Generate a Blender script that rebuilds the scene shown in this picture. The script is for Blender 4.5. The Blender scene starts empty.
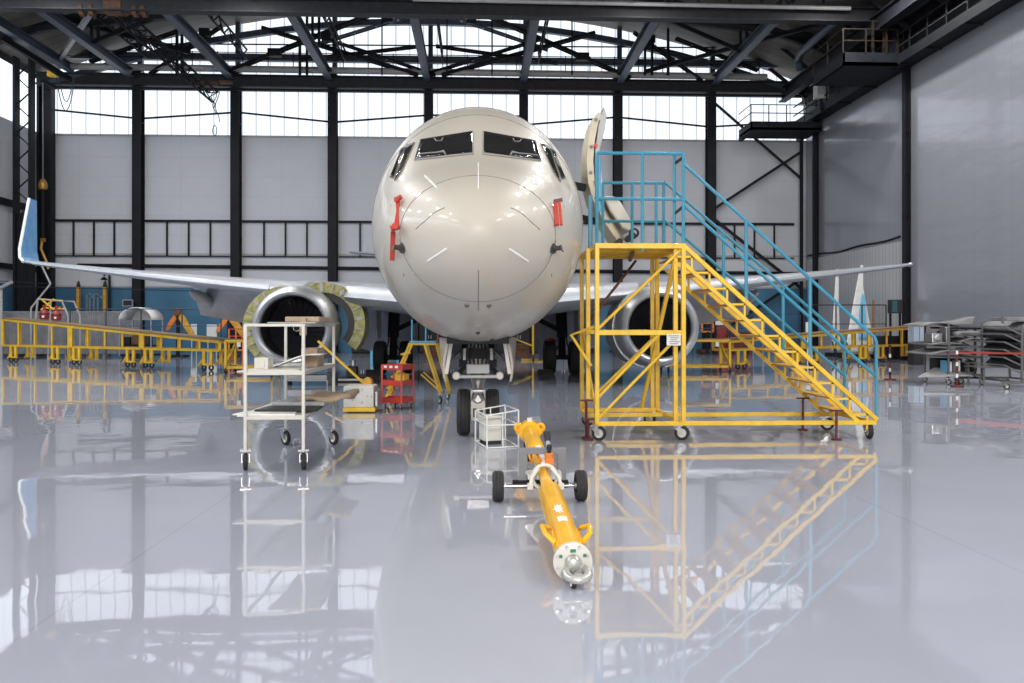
import bpy, bmesh, math, random
from mathutils import Vector, Matrix
from mathutils.bvhtree import BVHTree
random.seed(7)
S = bpy.context.scene
C = S.collection
V = Vector
PI = math.pi

# ------------------------------------------------------------------ camera
FPX, HOR, CAMH = 820.0, 326.0, 1.63
YAW = math.atan(34.0 / FPX)
ca, sa = math.cos(YAW), math.sin(YAW)
cam_d = bpy.data.cameras.new('camera'); cam = bpy.data.objects.new('camera', cam_d); C.objects.link(cam)
cam.location = (0, 0, CAMH); cam.rotation_euler = (PI / 2, 0, -YAW)
cam_d.sensor_width = 36.0; cam_d.lens = 36.0 * FPX / 1024.0
cam_d.shift_y = -(341.5 - HOR) / 1024.0
cam_d.clip_start = 0.05; cam_d.clip_end = 300
S.camera = cam

def ray(px, py):
    u, v = (px - 512.0) / FPX, (HOR - py) / FPX
    return V((sa + u * ca, ca - u * sa, v))
def at(px, py, Y):
    d = ray(px, py); t = Y / d.y
    return V((d.x * t, Y, CAMH + d.z * t))
def gnd(px, py, z=0.0):
    d = ray(px, py); t = (z - CAMH) / d.z
    return V((d.x * t, d.y * t, z))
def zat(py, Y, px=512):
    return at(px, py, Y).z
def xat(px, Y):
    return at(px, 300, Y).x

# ------------------------------------------------------------------ materials
def mat(name, col, rough=0.5, metal=0.0, coat=0.0, var=0.06, scale=3.0, bump=0.0, bscale=30.0, ior=1.5, crough=0.05, stretch=None, var2=None, spec=0.5):
    m = bpy.data.materials.new(name); m.use_nodes = True
    nt = m.node_tree; b = nt.nodes['Principled BSDF']
    tc = nt.nodes.new('ShaderNodeTexCoord')
    src = tc.outputs['Object']
    if stretch:
        mp = nt.nodes.new('ShaderNodeMapping'); mp.inputs['Scale'].default_value = stretch
        nt.links.new(src, mp.inputs['Vector']); src = mp.outputs['Vector']
    n = nt.nodes.new('ShaderNodeTexNoise'); n.inputs['Scale'].default_value = scale; n.inputs['Detail'].default_value = 4
    nt.links.new(src, n.inputs['Vector'])
    r = nt.nodes.new('ShaderNodeValToRGB')
    c2 = var2 if var2 else tuple(max(0, c * (1 - 2.2 * var)) for c in col)
    c1 = tuple(min(1, c * (1 + var)) for c in col)
    r.color_ramp.elements[0].position = 0.3; r.color_ramp.elements[1].position = 0.7
    r.color_ramp.elements[0].color = (*c2, 1); r.color_ramp.elements[1].color = (*c1, 1)
    nt.links.new(n.outputs['Fac'], r.inputs['Fac']); nt.links.new(r.outputs['Color'], b.inputs['Base Color'])
    b.inputs['Roughness'].default_value = rough; b.inputs['Metallic'].default_value = metal
    b.inputs['Coat Weight'].default_value = coat; b.inputs['Coat Roughness'].default_value = crough
    b.inputs['IOR'].default_value = ior; b.inputs['Specular IOR Level'].default_value = spec
    if bump > 0:
        n2 = nt.nodes.new('ShaderNodeTexNoise'); n2.inputs['Scale'].default_value = bscale; n2.inputs['Detail'].default_value = 3
        nt.links.new(src, n2.inputs['Vector'])
        bp = nt.nodes.new('ShaderNodeBump'); bp.inputs['Strength'].default_value = bump; bp.inputs['Distance'].default_value = 0.02
        nt.links.new(n2.outputs['Fac'], bp.inputs['Height']); nt.links.new(bp.outputs['Normal'], b.inputs['Normal'])
    return m

M = {}
M['white'] = mat('cream_paint', (0.66, 0.65, 0.60), 0.4, coat=0.2)
M['primer'] = mat('aircraft_primer', (0.52, 0.485, 0.42), 0.42, coat=0.4, var=0.03, scale=0.9, crough=0.05)
M['greypaint'] = mat('grey_paint', (0.42, 0.43, 0.44), 0.35, coat=0.3)
M['alu'] = mat('bare_aluminium', (0.60, 0.61, 0.63), 0.40, 0.85, var=0.05, scale=2)
M['steel'] = mat('steel', (0.55, 0.55, 0.56), 0.35, 0.9)
M['chrome'] = mat('chrome', (0.8, 0.8, 0.8), 0.12, 1.0)
M['slat'] = mat('slat_metal', (0.40, 0.42, 0.46), 0.42, 0.6, var=0.05, scale=2)
M['vessel'] = mat('vessel_red', (0.26, 0.022, 0.025), 0.35, coat=0.3)
M['wing'] = mat('wing_grey', (0.46, 0.48, 0.52), 0.32, 0.25, coat=0.4)
M['rubber'] = mat('tyre_rubber', (0.022, 0.022, 0.024), 0.75, bump=0.2, bscale=60)
M['black'] = mat('black_paint', (0.015, 0.015, 0.017), 0.5)
M['darkduct'] = mat('dark_duct', (0.035, 0.037, 0.042), 0.45, 0.5)
M['yellow'] = mat('yellow_paint', (0.86, 0.55, 0.035), 0.34, coat=0.3, var=0.07, scale=5)
M['dockyellow'] = mat('dock_yellow', (0.80, 0.50, 0.025), 0.45, var=0.10, scale=2, var2=(0.60, 0.36, 0.02))
M['oldyellow'] = mat('worn_yellow', (0.62, 0.33, 0.03), 0.5, var=0.15)
M['towyellow'] = mat('tow_yellow', (0.90, 0.47, 0.012), 0.28, coat=0.4, var=0.06, scale=6)
M['blue'] = mat('railing_blue', (0.035, 0.275, 0.43), 0.38, coat=0.3, var=0.08)
M['bluefilm'] = mat('blue_film', (0.10, 0.30, 0.58), 0.2, coat=0.6, bump=0.9, bscale=5)
M['ltblue'] = mat('light_blue', (0.14, 0.44, 0.66), 0.4)
M['red'] = mat('red_paint', (0.52, 0.045, 0.035), 0.4, coat=0.2)
M['redcloth'] = mat('red_cloth', (0.50, 0.06, 0.04), 0.8)
M['darkred'] = mat('dark_red', (0.10, 0.015, 0.015), 0.5)
M['orange'] = mat('orange_paint', (0.70, 0.20, 0.03), 0.5)
M['wood'] = mat('plank_wood', (0.30, 0.19, 0.09), 0.6, scale=6, var=0.12, stretch=(1, 8, 8))
M['card'] = mat('brown_card', (0.44, 0.33, 0.23), 0.7, var=0.1)
M['steeldark'] = mat('dark_structural_steel', (0.013, 0.014, 0.019), 0.6, var=0.15, scale=1.5, spec=0.2)
M['steelblue'] = mat('blue_grey_steel', (0.052, 0.066, 0.098), 0.45, var=0.12)
M['steelgrey'] = mat('grey_girder', (0.028, 0.029, 0.034), 0.55, var=0.12, spec=0.25)
M['panelgrey'] = mat('dull_panel_grey', (0.20, 0.20, 0.205), 0.45, var=0.2, scale=1.5)
M['racksteel'] = mat('rack_steel', (0.16, 0.16, 0.165), 0.45, 0.3)
M['taperd'] = mat('tape_red', (0.34, 0.035, 0.03), 0.5)
M['pipe'] = mat('light_pipe', (0.40, 0.40, 0.40), 0.4)
M['rust'] = mat('rusty_steel', (0.12, 0.05, 0.022), 0.7, var=0.25, scale=4)
M['greenprimer'] = mat('green_primer', (0.38, 0.37, 0.13), 0.5, var=0.2, scale=7, var2=(0.16, 0.17, 0.07))
M['framegrey'] = mat('frame_grey', (0.30, 0.29, 0.26), 0.7)
M['wiper'] = mat('wiper_grey', (0.25, 0.25, 0.24), 0.5)
M['glassdark'] = mat('dark_glazing', (0.012, 0.013, 0.015), 0.06, coat=0.5)
M['seam'] = mat('panel_seam', (0.22, 0.21, 0.19), 0.6)
M['strip'] = mat('white_strip', (0.82, 0.82, 0.80), 0.4)
M['paper'] = mat('paper', (0.78, 0.78, 0.77), 0.6, var=0.02)
M['ink'] = mat('ink', (0.06, 0.06, 0.06), 0.6)
M['fence'] = mat('grey_sheet', (0.27, 0.28, 0.30), 0.5, var=0.1)
M['mesh'] = mat('dark_blue_steel', (0.03, 0.045, 0.08), 0.5)
M['brass'] = mat('brass_hook', (0.42, 0.23, 0.05), 0.4, 0.5)
M['floorline'] = M['seam']

def striped(name, col, period, width, dark, axis, rough, coat=0.0, emit=0.0, bump=0.0, metal=0.0, noise=0.06, nscale=0.35, stretch=(1, 1, 1), bdist=0.05, hor=None):
    """sheeting with vertical joints every `period` metres along one axis"""
    m = bpy.data.materials.new(name); m.use_nodes = True
    nt = m.node_tree; b = nt.nodes['Principled BSDF']; L = nt.links.new
    g = nt.nodes.new('ShaderNodeNewGeometry'); sx = nt.nodes.new('ShaderNodeSeparateXYZ'); L(g.outputs['Position'], sx.inputs[0])
    def joints(out, per, wid):
        d = nt.nodes.new('ShaderNodeMath'); d.operation = 'DIVIDE'; L(out, d.inputs[0]); d.inputs[1].default_value = per
        f = nt.nodes.new('ShaderNodeMath'); f.operation = 'FRACT'; L(d.outputs[0], f.inputs[0])
        lt = nt.nodes.new('ShaderNodeMath'); lt.operation = 'LESS_THAN'; L(f.outputs[0], lt.inputs[0]); lt.inputs[1].default_value = wid / per
        fl = nt.nodes.new('ShaderNodeMath'); fl.operation = 'FLOOR'; L(d.outputs[0], fl.inputs[0])
        return lt.outputs[0], fl.outputs[0]
    j, idx = joints(sx.outputs[axis], period, width)
    if hor:
        j2, _ = joints(sx.outputs[2], hor, width)
        mx = nt.nodes.new('ShaderNodeMath'); mx.operation = 'MAXIMUM'; L(j, mx.inputs[0]); L(j2, mx.inputs[1]); j = mx.outputs[0]
    wn = nt.nodes.new('ShaderNodeTexWhiteNoise'); wn.noise_dimensions = '1D'; L(idx, wn.inputs['W'])
    mp = nt.nodes.new('ShaderNodeMapping'); mp.inputs['Scale'].default_value = stretch; L(g.outputs['Position'], mp.inputs['Vector'])
    n = nt.nodes.new('ShaderNodeTexNoise'); n.inputs['Scale'].default_value = nscale; n.inputs['Detail'].default_value = 5; L(mp.outputs[0], n.inputs['Vector'])
    a1 = nt.nodes.new('ShaderNodeMath'); a1.operation = 'MULTIPLY_ADD'; L(wn.outputs['Value'], a1.inputs[0]); a1.inputs[1].default_value = noise; a1.inputs[2].default_value = 1 - noise * 1.5
    a2 = nt.nodes.new('ShaderNodeMath'); a2.operation = 'MULTIPLY_ADD'; L(n.outputs['Fac'], a2.inputs[0]); a2.inputs[1].default_value = noise * 2; L(a1.outputs[0], a2.inputs[2])
    mulc = nt.nodes.new('ShaderNodeVectorMath'); mulc.operation = 'SCALE'; mulc.inputs[0].default_value = col; L(a2.outputs[0], mulc.inputs['Scale'])
    mix = nt.nodes.new('ShaderNodeMix'); mix.data_type = 'RGBA'; L(j, mix.inputs['Factor']); L(mulc.outputs[0], mix.inputs['A']); mix.inputs['B'].default_value = (*dark, 1)
    if emit > 0:
        L(mix.outputs['Result'], b.inputs['Emission Color']); b.inputs['Emission Strength'].default_value = emit
        b.inputs['Base Color'].default_value = (0.3, 0.3, 0.3, 1)
    else:
        L(mix.outputs['Result'], b.inputs['Base Color'])
    b.inputs['Roughness'].default_value = rough; b.inputs['Coat Weight'].default_value = coat; b.inputs['Metallic'].default_value = metal
    if bump > 0:
        bp = nt.nodes.new('ShaderNodeBump'); bp.inputs['Strength'].default_value = bump; bp.inputs['Distance'].default_value = bdist
        L(n.outputs['Fac'], bp.inputs['Height']); L(bp.outputs['Normal'], b.inputs['Normal'])
    return m
WIN_E = 1.42
M['glazing'] = striped('translucent_sheet_glazing', (0.72, 0.78, 0.85), 0.86, 0.09, (0.36, 0.40, 0.46), 0, 0.4, emit=WIN_E, noise=0.07, nscale=0.5)
M['glazing_side'] = striped('translucent_sheet_glazing_side', (0.72, 0.78, 0.85), 0.86, 0.07, (0.42, 0.47, 0.53), 1, 0.4, emit=WIN_E * 1.3, noise=0.07, nscale=0.5)
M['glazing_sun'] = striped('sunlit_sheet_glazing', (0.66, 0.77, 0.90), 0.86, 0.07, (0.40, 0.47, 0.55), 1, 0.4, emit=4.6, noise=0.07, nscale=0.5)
M['backwall'] = striped('concrete_panels', (0.55, 0.57, 0.62), 3.05, 0.03, (0.49, 0.51, 0.55), 0, 0.7, noise=0.05, nscale=0.9, hor=1.2, bump=0.1)
M['sidewall'] = striped('wall_film', (0.335, 0.345, 0.385), 2.4, 0.03, (0.28, 0.29, 0.32), 1, 0.23, coat=0.35, metal=0.35, noise=0.03, nscale=0.55, stretch=(1, 0.35, 1.0), bump=0.55, bdist=0.12)
M['bluewall'] = mat('blue_wall_paint', (0.048, 0.165, 0.285), 0.6, var=0.12, scale=0.6)
M['roof'] = striped('roof_sheet', (0.095, 0.085, 0.072), 0.75, 0.09, (0.05, 0.045, 0.04), 1, 0.6, noise=0.3, nscale=0.4)

def floor_mat():
    m = bpy.data.materials.new('epoxy_floor'); m.use_nodes = True
    nt = m.node_tree; b = nt.nodes['Principled BSDF']; L = nt.links.new
    g = nt.nodes.new('ShaderNodeNewGeometry')
    n = nt.nodes.new('ShaderNodeTexNoise'); n.inputs['Scale'].default_value = 0.35; n.inputs['Detail'].default_value = 6; n.inputs['Roughness'].default_value = 0.6
    L(g.outputs['Position'], n.inputs['Vector'])
    r = nt.nodes.new('ShaderNodeValToRGB'); r.color_ramp.elements[0].position = 0.3; r.color_ramp.elements[1].position = 0.72
    r.color_ramp.elements[0].color = (0.36, 0.38, 0.45, 1); r.color_ramp.elements[1].color = (0.40, 0.42, 0.49, 1)
    L(n.outputs['Fac'], r.inputs['Fac'])
    br = nt.nodes.new('ShaderNodeTexBrick'); br.offset = 0.0
    br.inputs['Scale'].default_value = 1.0; br.inputs['Brick Width'].default_value = 6.0; br.inputs['Row Height'].default_value = 6.0
    br.inputs['Mortar Size'].default_value = 0.010; br.inputs['Mortar Smooth'].default_value = 0.3; br.inputs['Bias'].default_value = 0
    br.inputs['Mortar'].default_value = (0.335, 0.355, 0.42, 1)
    mp = nt.nodes.new('ShaderNodeMapping'); mp.inputs['Location'].default_value = (2.4, 2.6, 0); L(g.outputs['Position'], mp.inputs['Vector'])
    L(mp.outputs[0], br.inputs['Vector']); L(r.outputs['Color'], br.inputs['Color1']); L(r.outputs['Color'], br.inputs['Color2'])
    L(br.outputs['Color'], b.inputs['Base Color'])
    b.inputs['Roughness'].default_value = 0.05; b.inputs['IOR'].default_value = 1.9
    n3 = nt.nodes.new('ShaderNodeTexNoise'); n3.inputs['Scale'].default_value = 2.2; n3.inputs['Detail'].default_value = 4
    L(g.outputs['Position'], n3.inputs['Vector'])
    mr = nt.nodes.new('ShaderNodeMapRange'); mr.inputs['From Min'].default_value = 0.3; mr.inputs['From Max'].default_value = 0.75; mr.inputs['To Min'].default_value = 0.012; mr.inputs['To Max'].default_value = 0.045
    L(n3.outputs['Fac'], mr.inputs['Value']); L(mr.outputs[0], b.inputs['Roughness'])
    n2 = nt.nodes.new('ShaderNodeTexNoise'); n2.inputs['Scale'].default_value = 0.8; n2.inputs['Detail'].default_value = 2.5
    L(g.outputs['Position'], n2.inputs['Vector'])
    bp = nt.nodes.new('ShaderNodeBump'); bp.inputs['Strength'].default_value = 0.35; bp.inputs['Distance'].default_value = 0.012
    L(n2.outputs['Fac'], bp.inputs['Height']); L(bp.outputs['Normal'], b.inputs['Normal'])
    return m
M['floor'] = floor_mat()

# ------------------------------------------------------------------ mesh builder
WL = {}
def perp(d, up=None):
    d = d.normalized(); u = V(up) if up is not None else V((0, 0, 1))
    if abs(d.dot(u.normalized())) > 0.98: u = V((0, 1, 0)) if abs(d.y) < 0.9 else V((1, 0, 0))
    a = d.cross(u).normalized(); b = a.cross(d).normalized()
    return a, b
class MB:
    def __init__(s): s.v = []; s.f = []
    def add(s, vs, fs):
        k = len(s.v); s.v += [V(p) for p in vs]; s.f += [tuple(i + k for i in f) for f in fs]; return s
    def box(s, c, d, rz=0.0, R=None):
        c = V(c); R = R or Matrix.Rotation(rz, 3, 'Z'); h = [x / 2 for x in d]
        vs = [c + R @ V((x * h[0], y * h[1], z * h[2])) for x in (-1, 1) for y in (-1, 1) for z in (-1, 1)]
        return s.add(vs, [(0, 1, 3, 2), (4, 6, 7, 5), (0, 4, 5, 1), (2, 3, 7, 6), (0, 2, 6, 4), (1, 5, 7, 3)])
    def bx(s, x0, x1, y0, y1, z0, z1): return s.box(((x0 + x1) / 2, (y0 + y1) / 2, (z0 + z1) / 2), (abs(x1 - x0), abs(y1 - y0), abs(z1 - z0)))
    def bar(s, p, q, w, h=None, up=None):
        p, q = V(p), V(q); h = h or w; a, b = perp(q - p, up)
        vs = []
        for e in (p, q): vs += [e + a * w / 2 * i + b * h / 2 * j for i, j in ((-1, -1), (1, -1), (1, 1), (-1, 1))]
        return s.add(vs, [(3, 2, 1, 0), (4, 5, 6, 7), (0, 1, 5, 4), (1, 2, 6, 5), (2, 3, 7, 6), (3, 0, 4, 7)])
    def ibeam(s, p, q, w, h, t=0.03, up=None):
        p, q = V(p), V(q); a, b = perp(q - p, up)
        s.bar(p + b * (h / 2 - t / 2), q + b * (h / 2 - t / 2), w, t, up); s.bar(p - b * (h / 2 - t / 2), q - b * (h / 2 - t / 2), w, t, up)
        return s.bar(p, q, t, h - 2 * t, up)
    def tube(s, p, q, r, n=8, r2=None):
        p, q = V(p), V(q); r2 = r if r2 is None else r2; a, b = perp(q - p); vs = []
        for e, rr in ((p, r), (q, r2)):
            vs += [e + (a * math.cos(2 * PI * i / n) + b * math.sin(2 * PI * i / n)) * rr for i in range(n)]
        fs = [(i, (i + 1) % n, n + (i + 1) % n, n + i) for i in range(n)] + [tuple(range(n - 1, -1, -1)), tuple(range(n, 2 * n))]
        return s.add(vs, fs)
    def path(s, pts, r, n=8, closed=False):
        pts = [V(p) for p in pts]; m = len(pts); vs = []; pa = None
        for i, p in enumerate(pts):
            if closed: d = pts[(i + 1) % m] - pts[i - 1]
            else: d = pts[min(i + 1, m - 1)] - pts[max(i - 1, 0)]
            d.normalize()
            if pa is None: a, b = perp(d)
            else:
                a = (pa - d * pa.dot(d)).normalized(); b = a.cross(d)
            pa = a
            vs += [p + (a * math.cos(2 * PI * k / n) + b * math.sin(2 * PI * k / n)) * r for k in range(n)]
        fs = []
        for i in range(m if closed else m - 1):
            o, o2 = i * n, ((i + 1) % m) * n
            fs += [(o + k, o + (k + 1) % n, o2 + (k + 1) % n, o2 + k) for k in range(n)]
        if not closed: fs += [tuple(range(n - 1, -1, -1)), tuple(range((m - 1) * n, m * n))]
        return s.add(vs, fs)
    def torus(s, c, ax, R, r, n=24, k=8):
        c = V(c); a, b = perp(V(ax)); return s.path([c + (a * math.cos(2 * PI * i / n) + b * math.sin(2 * PI * i / n)) * R for i in range(n)], r, k, True)
    def lathe(s, c, ax, prof, n=24, sq=None):
        c, ax = V(c), V(ax).normalized(); a, b = perp(ax); vs = []; m = len(prof)
        for (r, t) in prof:
            for i in range(n):
                th = 2 * PI * i / n; rr = r
                off = (a * math.cos(th) + b * math.sin(th)) * rr
                if sq and off.z < 0: off.z *= sq
                vs.append(c + ax * t + off)
        fs = []
        for j in range(m - 1):
            for i in range(n): fs.append((j * n + i, j * n + (i + 1) % n, (j + 1) * n + (i + 1) % n, (j + 1) * n + i))
        if prof[0][0] > 0.001: pass
        return s.add(vs, fs)
    def disc(s, c, ax, r, t, n=24):
        return s.lathe(c, ax, [(0.0005, -t / 2), (r * 0.94, -t / 2), (r, -t / 2 + t * 0.15), (r, t / 2 - t * 0.15), (r * 0.94, t / 2), (0.0005, t / 2)], n)
    def loft(s, rings, cap=True):
        n = len(rings[0]); vs = [p for r in rings for p in r]; fs = []
        for j in range(len(rings) - 1):
            fs += [(j * n + i, j * n + (i + 1) % n, (j + 1) * n + (i + 1) % n, (j + 1) * n + i) for i in range(n)]
        if cap: fs += [tuple(range(n - 1, -1, -1)), tuple(range((len(rings) - 1) * n, len(rings) * n))]
        return s.add(vs, fs)
    def grid(s, rows):
        n = len(rows[0]); vs = [p for r in rows for p in r]
        return s.add(vs, [(j * n + i, j * n + i + 1, (j + 1) * n + i + 1, (j + 1) * n + i) for j in range(len(rows) - 1) for i in range(n - 1)])
    def prism(s, poly, vec):
        n = len(poly); vec = V(vec); poly = [V(p) for p in poly]
        return s.add(poly + [p + vec for p in poly], [tuple(range(n - 1, -1, -1)), tuple(range(n, 2 * n))] + [(i, (i + 1) % n, n + (i + 1) % n, n + i) for i in range(n)])
    def build(s, name, m, parent=None, smooth=False, bevel=0.0, solid=0.0, label=None, angle=40):
        lo = V((min(p.x for p in s.v), min(p.y for p in s.v), min(p.z for p in s.v)))
        hi = V((max(p.x for p in s.v), max(p.y for p in s.v), max(p.z for p in s.v)))
        c = (lo + hi) / 2
        if parent is None: c.z = lo.z
        me = bpy.data.meshes.new(name); me.from_pydata([p - c for p in s.v], [], s.f)
        bm = bmesh.new(); bm.from_mesh(me); bmesh.ops.recalc_face_normals(bm, faces=bm.faces); bm.to_mesh(me); bm.free()
        mm = M[m] if isinstance(m, str) else m
        me.materials.append(mm)
        if smooth:
            me.polygons.foreach_set('use_smooth', [True] * len(me.polygons)); me.set_sharp_from_angle(angle=math.radians(angle))
        o = bpy.data.objects.new(name, me); C.objects.link(o)
        base = V((0, 0, 0))
        if parent is not None: o.parent = parent; base = WL[parent.name]
        o.location = c - base; WL[o.name] = c
        if solid:
            md = o.modifiers.new('thickness', 'SOLIDIFY'); md.thickness = solid; md.offset = 0
        if bevel:
            md = o.modifiers.new('soft_edges', 'BEVEL'); md.width = bevel; md.segments = 2; md.limit_method = 'ANGLE'
        if label: o['label'] = label
        return o

LABELS = set()
def tag(o, label, cat, group=None, kind=None):
    o['label'] = label; o['category'] = cat
    if group: o['group'] = group
    if kind: o['kind'] = kind
    assert 4 <= len(label.replace(',', ' ').split()) <= 16, label
    assert label not in LABELS, label
    LABELS.add(label)
    return o
def thing(name, label, cat, loc=(0, 0, 0), group=None, kind=None):
    o = bpy.data.objects.new(name, None); C.objects.link(o); o.location = loc; o.empty_display_size = 0.3
    WL[o.name] = V(loc); return tag(o, label, cat, group, kind)
def dup(root, loc, rz, label, group=None):
    r = root.copy(); C.objects.link(r); r.location = loc; r.rotation_euler = (0, 0, rz); WL[r.name] = V(loc)
    def rec(src, dst):
        for ch in list(src.children):
            if ch == dst: continue
            c = ch.copy(); C.objects.link(c); c.parent = dst; rec(ch, c)
    rec(root, r)
    if root.get('category'): tag(r, label, root['category'], group or root.get('group'))
    return r
def one(mb, name, m, label, cat, group=None, kind=None, **k): return tag(mb.build(name, m, None, **k), label, cat, group, kind)

def tyre(c, ax, R, w, mb=None, hole=0.55):
    mb = mb or MB(); h = w / 2
    return mb.lathe(c, ax, [(R * hole, -h * 0.8), (R * 0.8, -h), (R * 0.93, -h * 0.9), (R * 0.99, -h * 0.6), (R, -h * 0.55), (R, -h * 0.35), (R * 0.97, -h * 0.33), (R * 0.97, -h * 0.25), (R, -h * 0.23), (R, h * 0.23), (R * 0.97, h * 0.25), (R * 0.97, h * 0.33), (R, h * 0.35), (R, h * 0.55), (R * 0.99, h * 0.6), (R * 0.93, h * 0.9), (R * 0.8, h), (R * hole, h * 0.8)], 28)
def castor(parent, p, r=0.1, yaw=0.0, ztop=0.25, w=None, frame='steel', hub='white'):
    """fork as a part; tyre and hub as its sub-parts. p = ground point under the wheel"""
    p = V(p); w = w or r * 0.42; ax = V((math.cos(yaw), math.sin(yaw), 0)); c = V((p.x, p.y, r)); f = V((-ax.y, ax.x, 0))
    top = V((p.x, p.y, ztop)) + f * r * 0.45
    mb = MB(); mb.box(top - V((0, 0, 0.012)), (w * 2.4, w * 2.4, 0.02), yaw); mb.tube(top - V((0, 0, 0.05)), top - V((0, 0, 0.01)), w * 0.9, 12)
    for sgn in (-1, 1):
        o = ax * sgn * w * 0.75
        mb.prism([top - V((0, 0, 0.05)) + o + f * r * 0.45, top - V((0, 0, 0.05)) + o - f * r * 0.5, c + o - f * r * 0.18 - V((0, 0, r * 0.15)), c + o + f * r * 0.18 - V((0, 0, r * 0.15))], ax * sgn * 0.008)
    mb.box(top - V((0, 0, 0.05)), (w * 1.7, r * 0.95, 0.015), yaw)
    mb.tube(c - ax * w * 0.8, c + ax * w * 0.8, r * 0.1, 10)
    fk = mb.build('castor', frame, parent, True)
    tyre(c, ax, r, w, hole=0.62).build('tyre', 'rubber', fk, True)
    MB().lathe(c, ax, [(0.001, -w * 0.4), (r * 0.2, -w * 0.42), (r * 0.22, -w * 0.2), (r * 0.5, -w * 0.15), (r * 0.62, -w * 0.38), (r * 0.64, 0), (r * 0.62, w * 0.38), (r * 0.5, w * 0.15), (r * 0.22, w * 0.2), (r * 0.2, w * 0.42), (0.001, w * 0.4)], 20).build('hub', hub, fk, True)
    return fk
# ------------------------------------------------------------------ the hall
YB = 51.3; XL = xat(42, YB); XR = xat(806, YB); YF = -24.0
XC = (XL + XR) / 2; HW = (XR - XL) / 2
ZSILL, ZBAND, ZDADO = 13.35, 16.5, 4.05
def arch(x): return 21.4 - 0.0078 * (x - XC) ** 2
def struct(mb, name, m, label, cat, group=None, **k): return one(mb, name, m, label, cat, group, 'structure', **k)

struct(MB().bx(XL - .3, XR + .3, YF, YB + .3, -0.2, 0), 'floor', 'floor', 'glossy pale grey epoxy hangar floor', 'floor')
struct(MB().bx(XL - .3, XR + .3, YB, YB + 0.3, ZDADO, ZSILL), 'wall_back', 'backwall', 'pale grey panelled back wall under the window band', 'wall')
struct(MB().bx(XL - .3, XR + .3, YB - 0.03, YB + 0.3, 0, ZDADO), 'wall_back_dado', 'bluewall', 'blue painted lower strip of the back wall', 'wall')
struct(MB().bx(XR, XR + 0.3, YF, YB, 0, 14.1), 'wall_right', 'sidewall', 'tall right wall of shiny grey sheet film', 'wall')
struct(MB().bx(XR, XR + 0.3, YF, YB, 14.1, arch(XR) + .1), 'wall_right_upper', 'steelgrey', 'dark upper strip of the right wall above the walkway', 'wall')
struct(MB().bx(XL - 0.3, XL, YF, YB, ZDADO, ZSILL), 'wall_left', 'backwall', 'pale grey left wall of the hangar', 'wall')
struct(MB().bx(XL - 0.3, XL + .03, YF, YB, 0, ZDADO), 'wall_left_dado', 'bluewall', 'blue painted lower strip of the left wall', 'wall')
# roof
rows = []
N = 28
vs = MB()
for Yr in (YF, YB + .3):
    rows.append([V((XL - .3 + (2 * HW + .6) * i / N, Yr, arch(XL - .3 + (2 * HW + .6) * i / N))) for i in range(N + 1)])
top = [[p + V((0, 0, .25)) for p in r] for r in rows]
ring0 = rows[0] + top[0][::-1]; ring1 = rows[1] + top[1][::-1]
struct(vs.loft([ring0, ring1]), 'roof', 'roof', 'brown grey arched sheet roof above the trusses', 'roof')

# columns of the back wall
cols = [xat(p, YB - .4) for p in (138, 235, 331, 427, 523, 616, 711)]
cols = [xat(138, YB - .4) + i * (xat(711, YB - .4) - xat(138, YB - .4)) / 6 for i in range(7)]
DX = cols[1] - cols[0]
ordn = ['leftmost', 'second', 'third', 'fourth', 'fifth', 'sixth', 'seventh']
for i, x in enumerate(cols):
    mb = MB(); y = YB - .35
    mb.box((x, y - .27, 8.6), (.54, .05, 17.2)); mb.box((x, y + .27, 8.6), (.54, .05, 17.2)); mb.box((x, y, 8.6), (.06, .5, 17.2))
    for z in (3.5, 7, 10.5, 14): mb.box((x, y, z), (.6, .5, .03))
    mb.box((x, y, .02), (.9, .68, .04))
    struct(mb, 'column', 'steeldark', f'dark steel column on the back wall, {ordn[i]} of the seven bay columns from the left', 'column', 'back wall columns')
# gable posts above
for i, x in enumerate(cols):
    struct(MB().bar((x + .12, YB - .3, 17.2), (x + .12, YB - .3, arch(x) - .05), .28, .3), 'gable_post', 'steelblue', f'blue grey post in the gable glazing above the {ordn[i]} bay column', 'post', 'gable posts')
# windows
xs = [XL] + cols + [XR]
wn = 1
nm = ['far left', 'second', 'third', 'fourth', 'fifth', 'sixth', 'seventh', 'far right']
for i in range(8):
    a, b = xs[i], xs[i + 1]
    struct(MB().bx(a, b, YB + .05, YB + .2, ZSILL, ZBAND), f'window_{wn}', 'glazing', f'bright translucent window sheet in the {nm[i]} bay of the back wall band', 'window', 'back wall window band'); wn += 1
g = [V((XL + (2 * HW) * i / N, YB + .08, arch(XL + 2 * HW * i / N) - .02)) for i in range(N + 1)]
struct(MB().prism([V((XL, YB + .08, 17.0))] + g + [V((XR, YB + .08, 17.0))], (0, .12, 0)), f'window_{wn}', 'glazing', 'bright arched gable glazing above the back wall girder', 'window'); wn += 1
yy = YB
k = 0
while yy > YF + 3:
    y2 = yy - 6.1
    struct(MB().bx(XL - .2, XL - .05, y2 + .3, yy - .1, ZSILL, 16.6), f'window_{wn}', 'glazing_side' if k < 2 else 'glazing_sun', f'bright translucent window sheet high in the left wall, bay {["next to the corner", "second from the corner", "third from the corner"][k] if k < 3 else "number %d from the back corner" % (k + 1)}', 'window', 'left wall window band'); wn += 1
    yy = y2; k += 1
struct(MB().bx(XL - 0.3, XL, YF, YB, 16.6, arch(XL) + .1), 'wall_left_upper', 'steelgrey', 'dark top strip of the left wall above the windows', 'wall')
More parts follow.
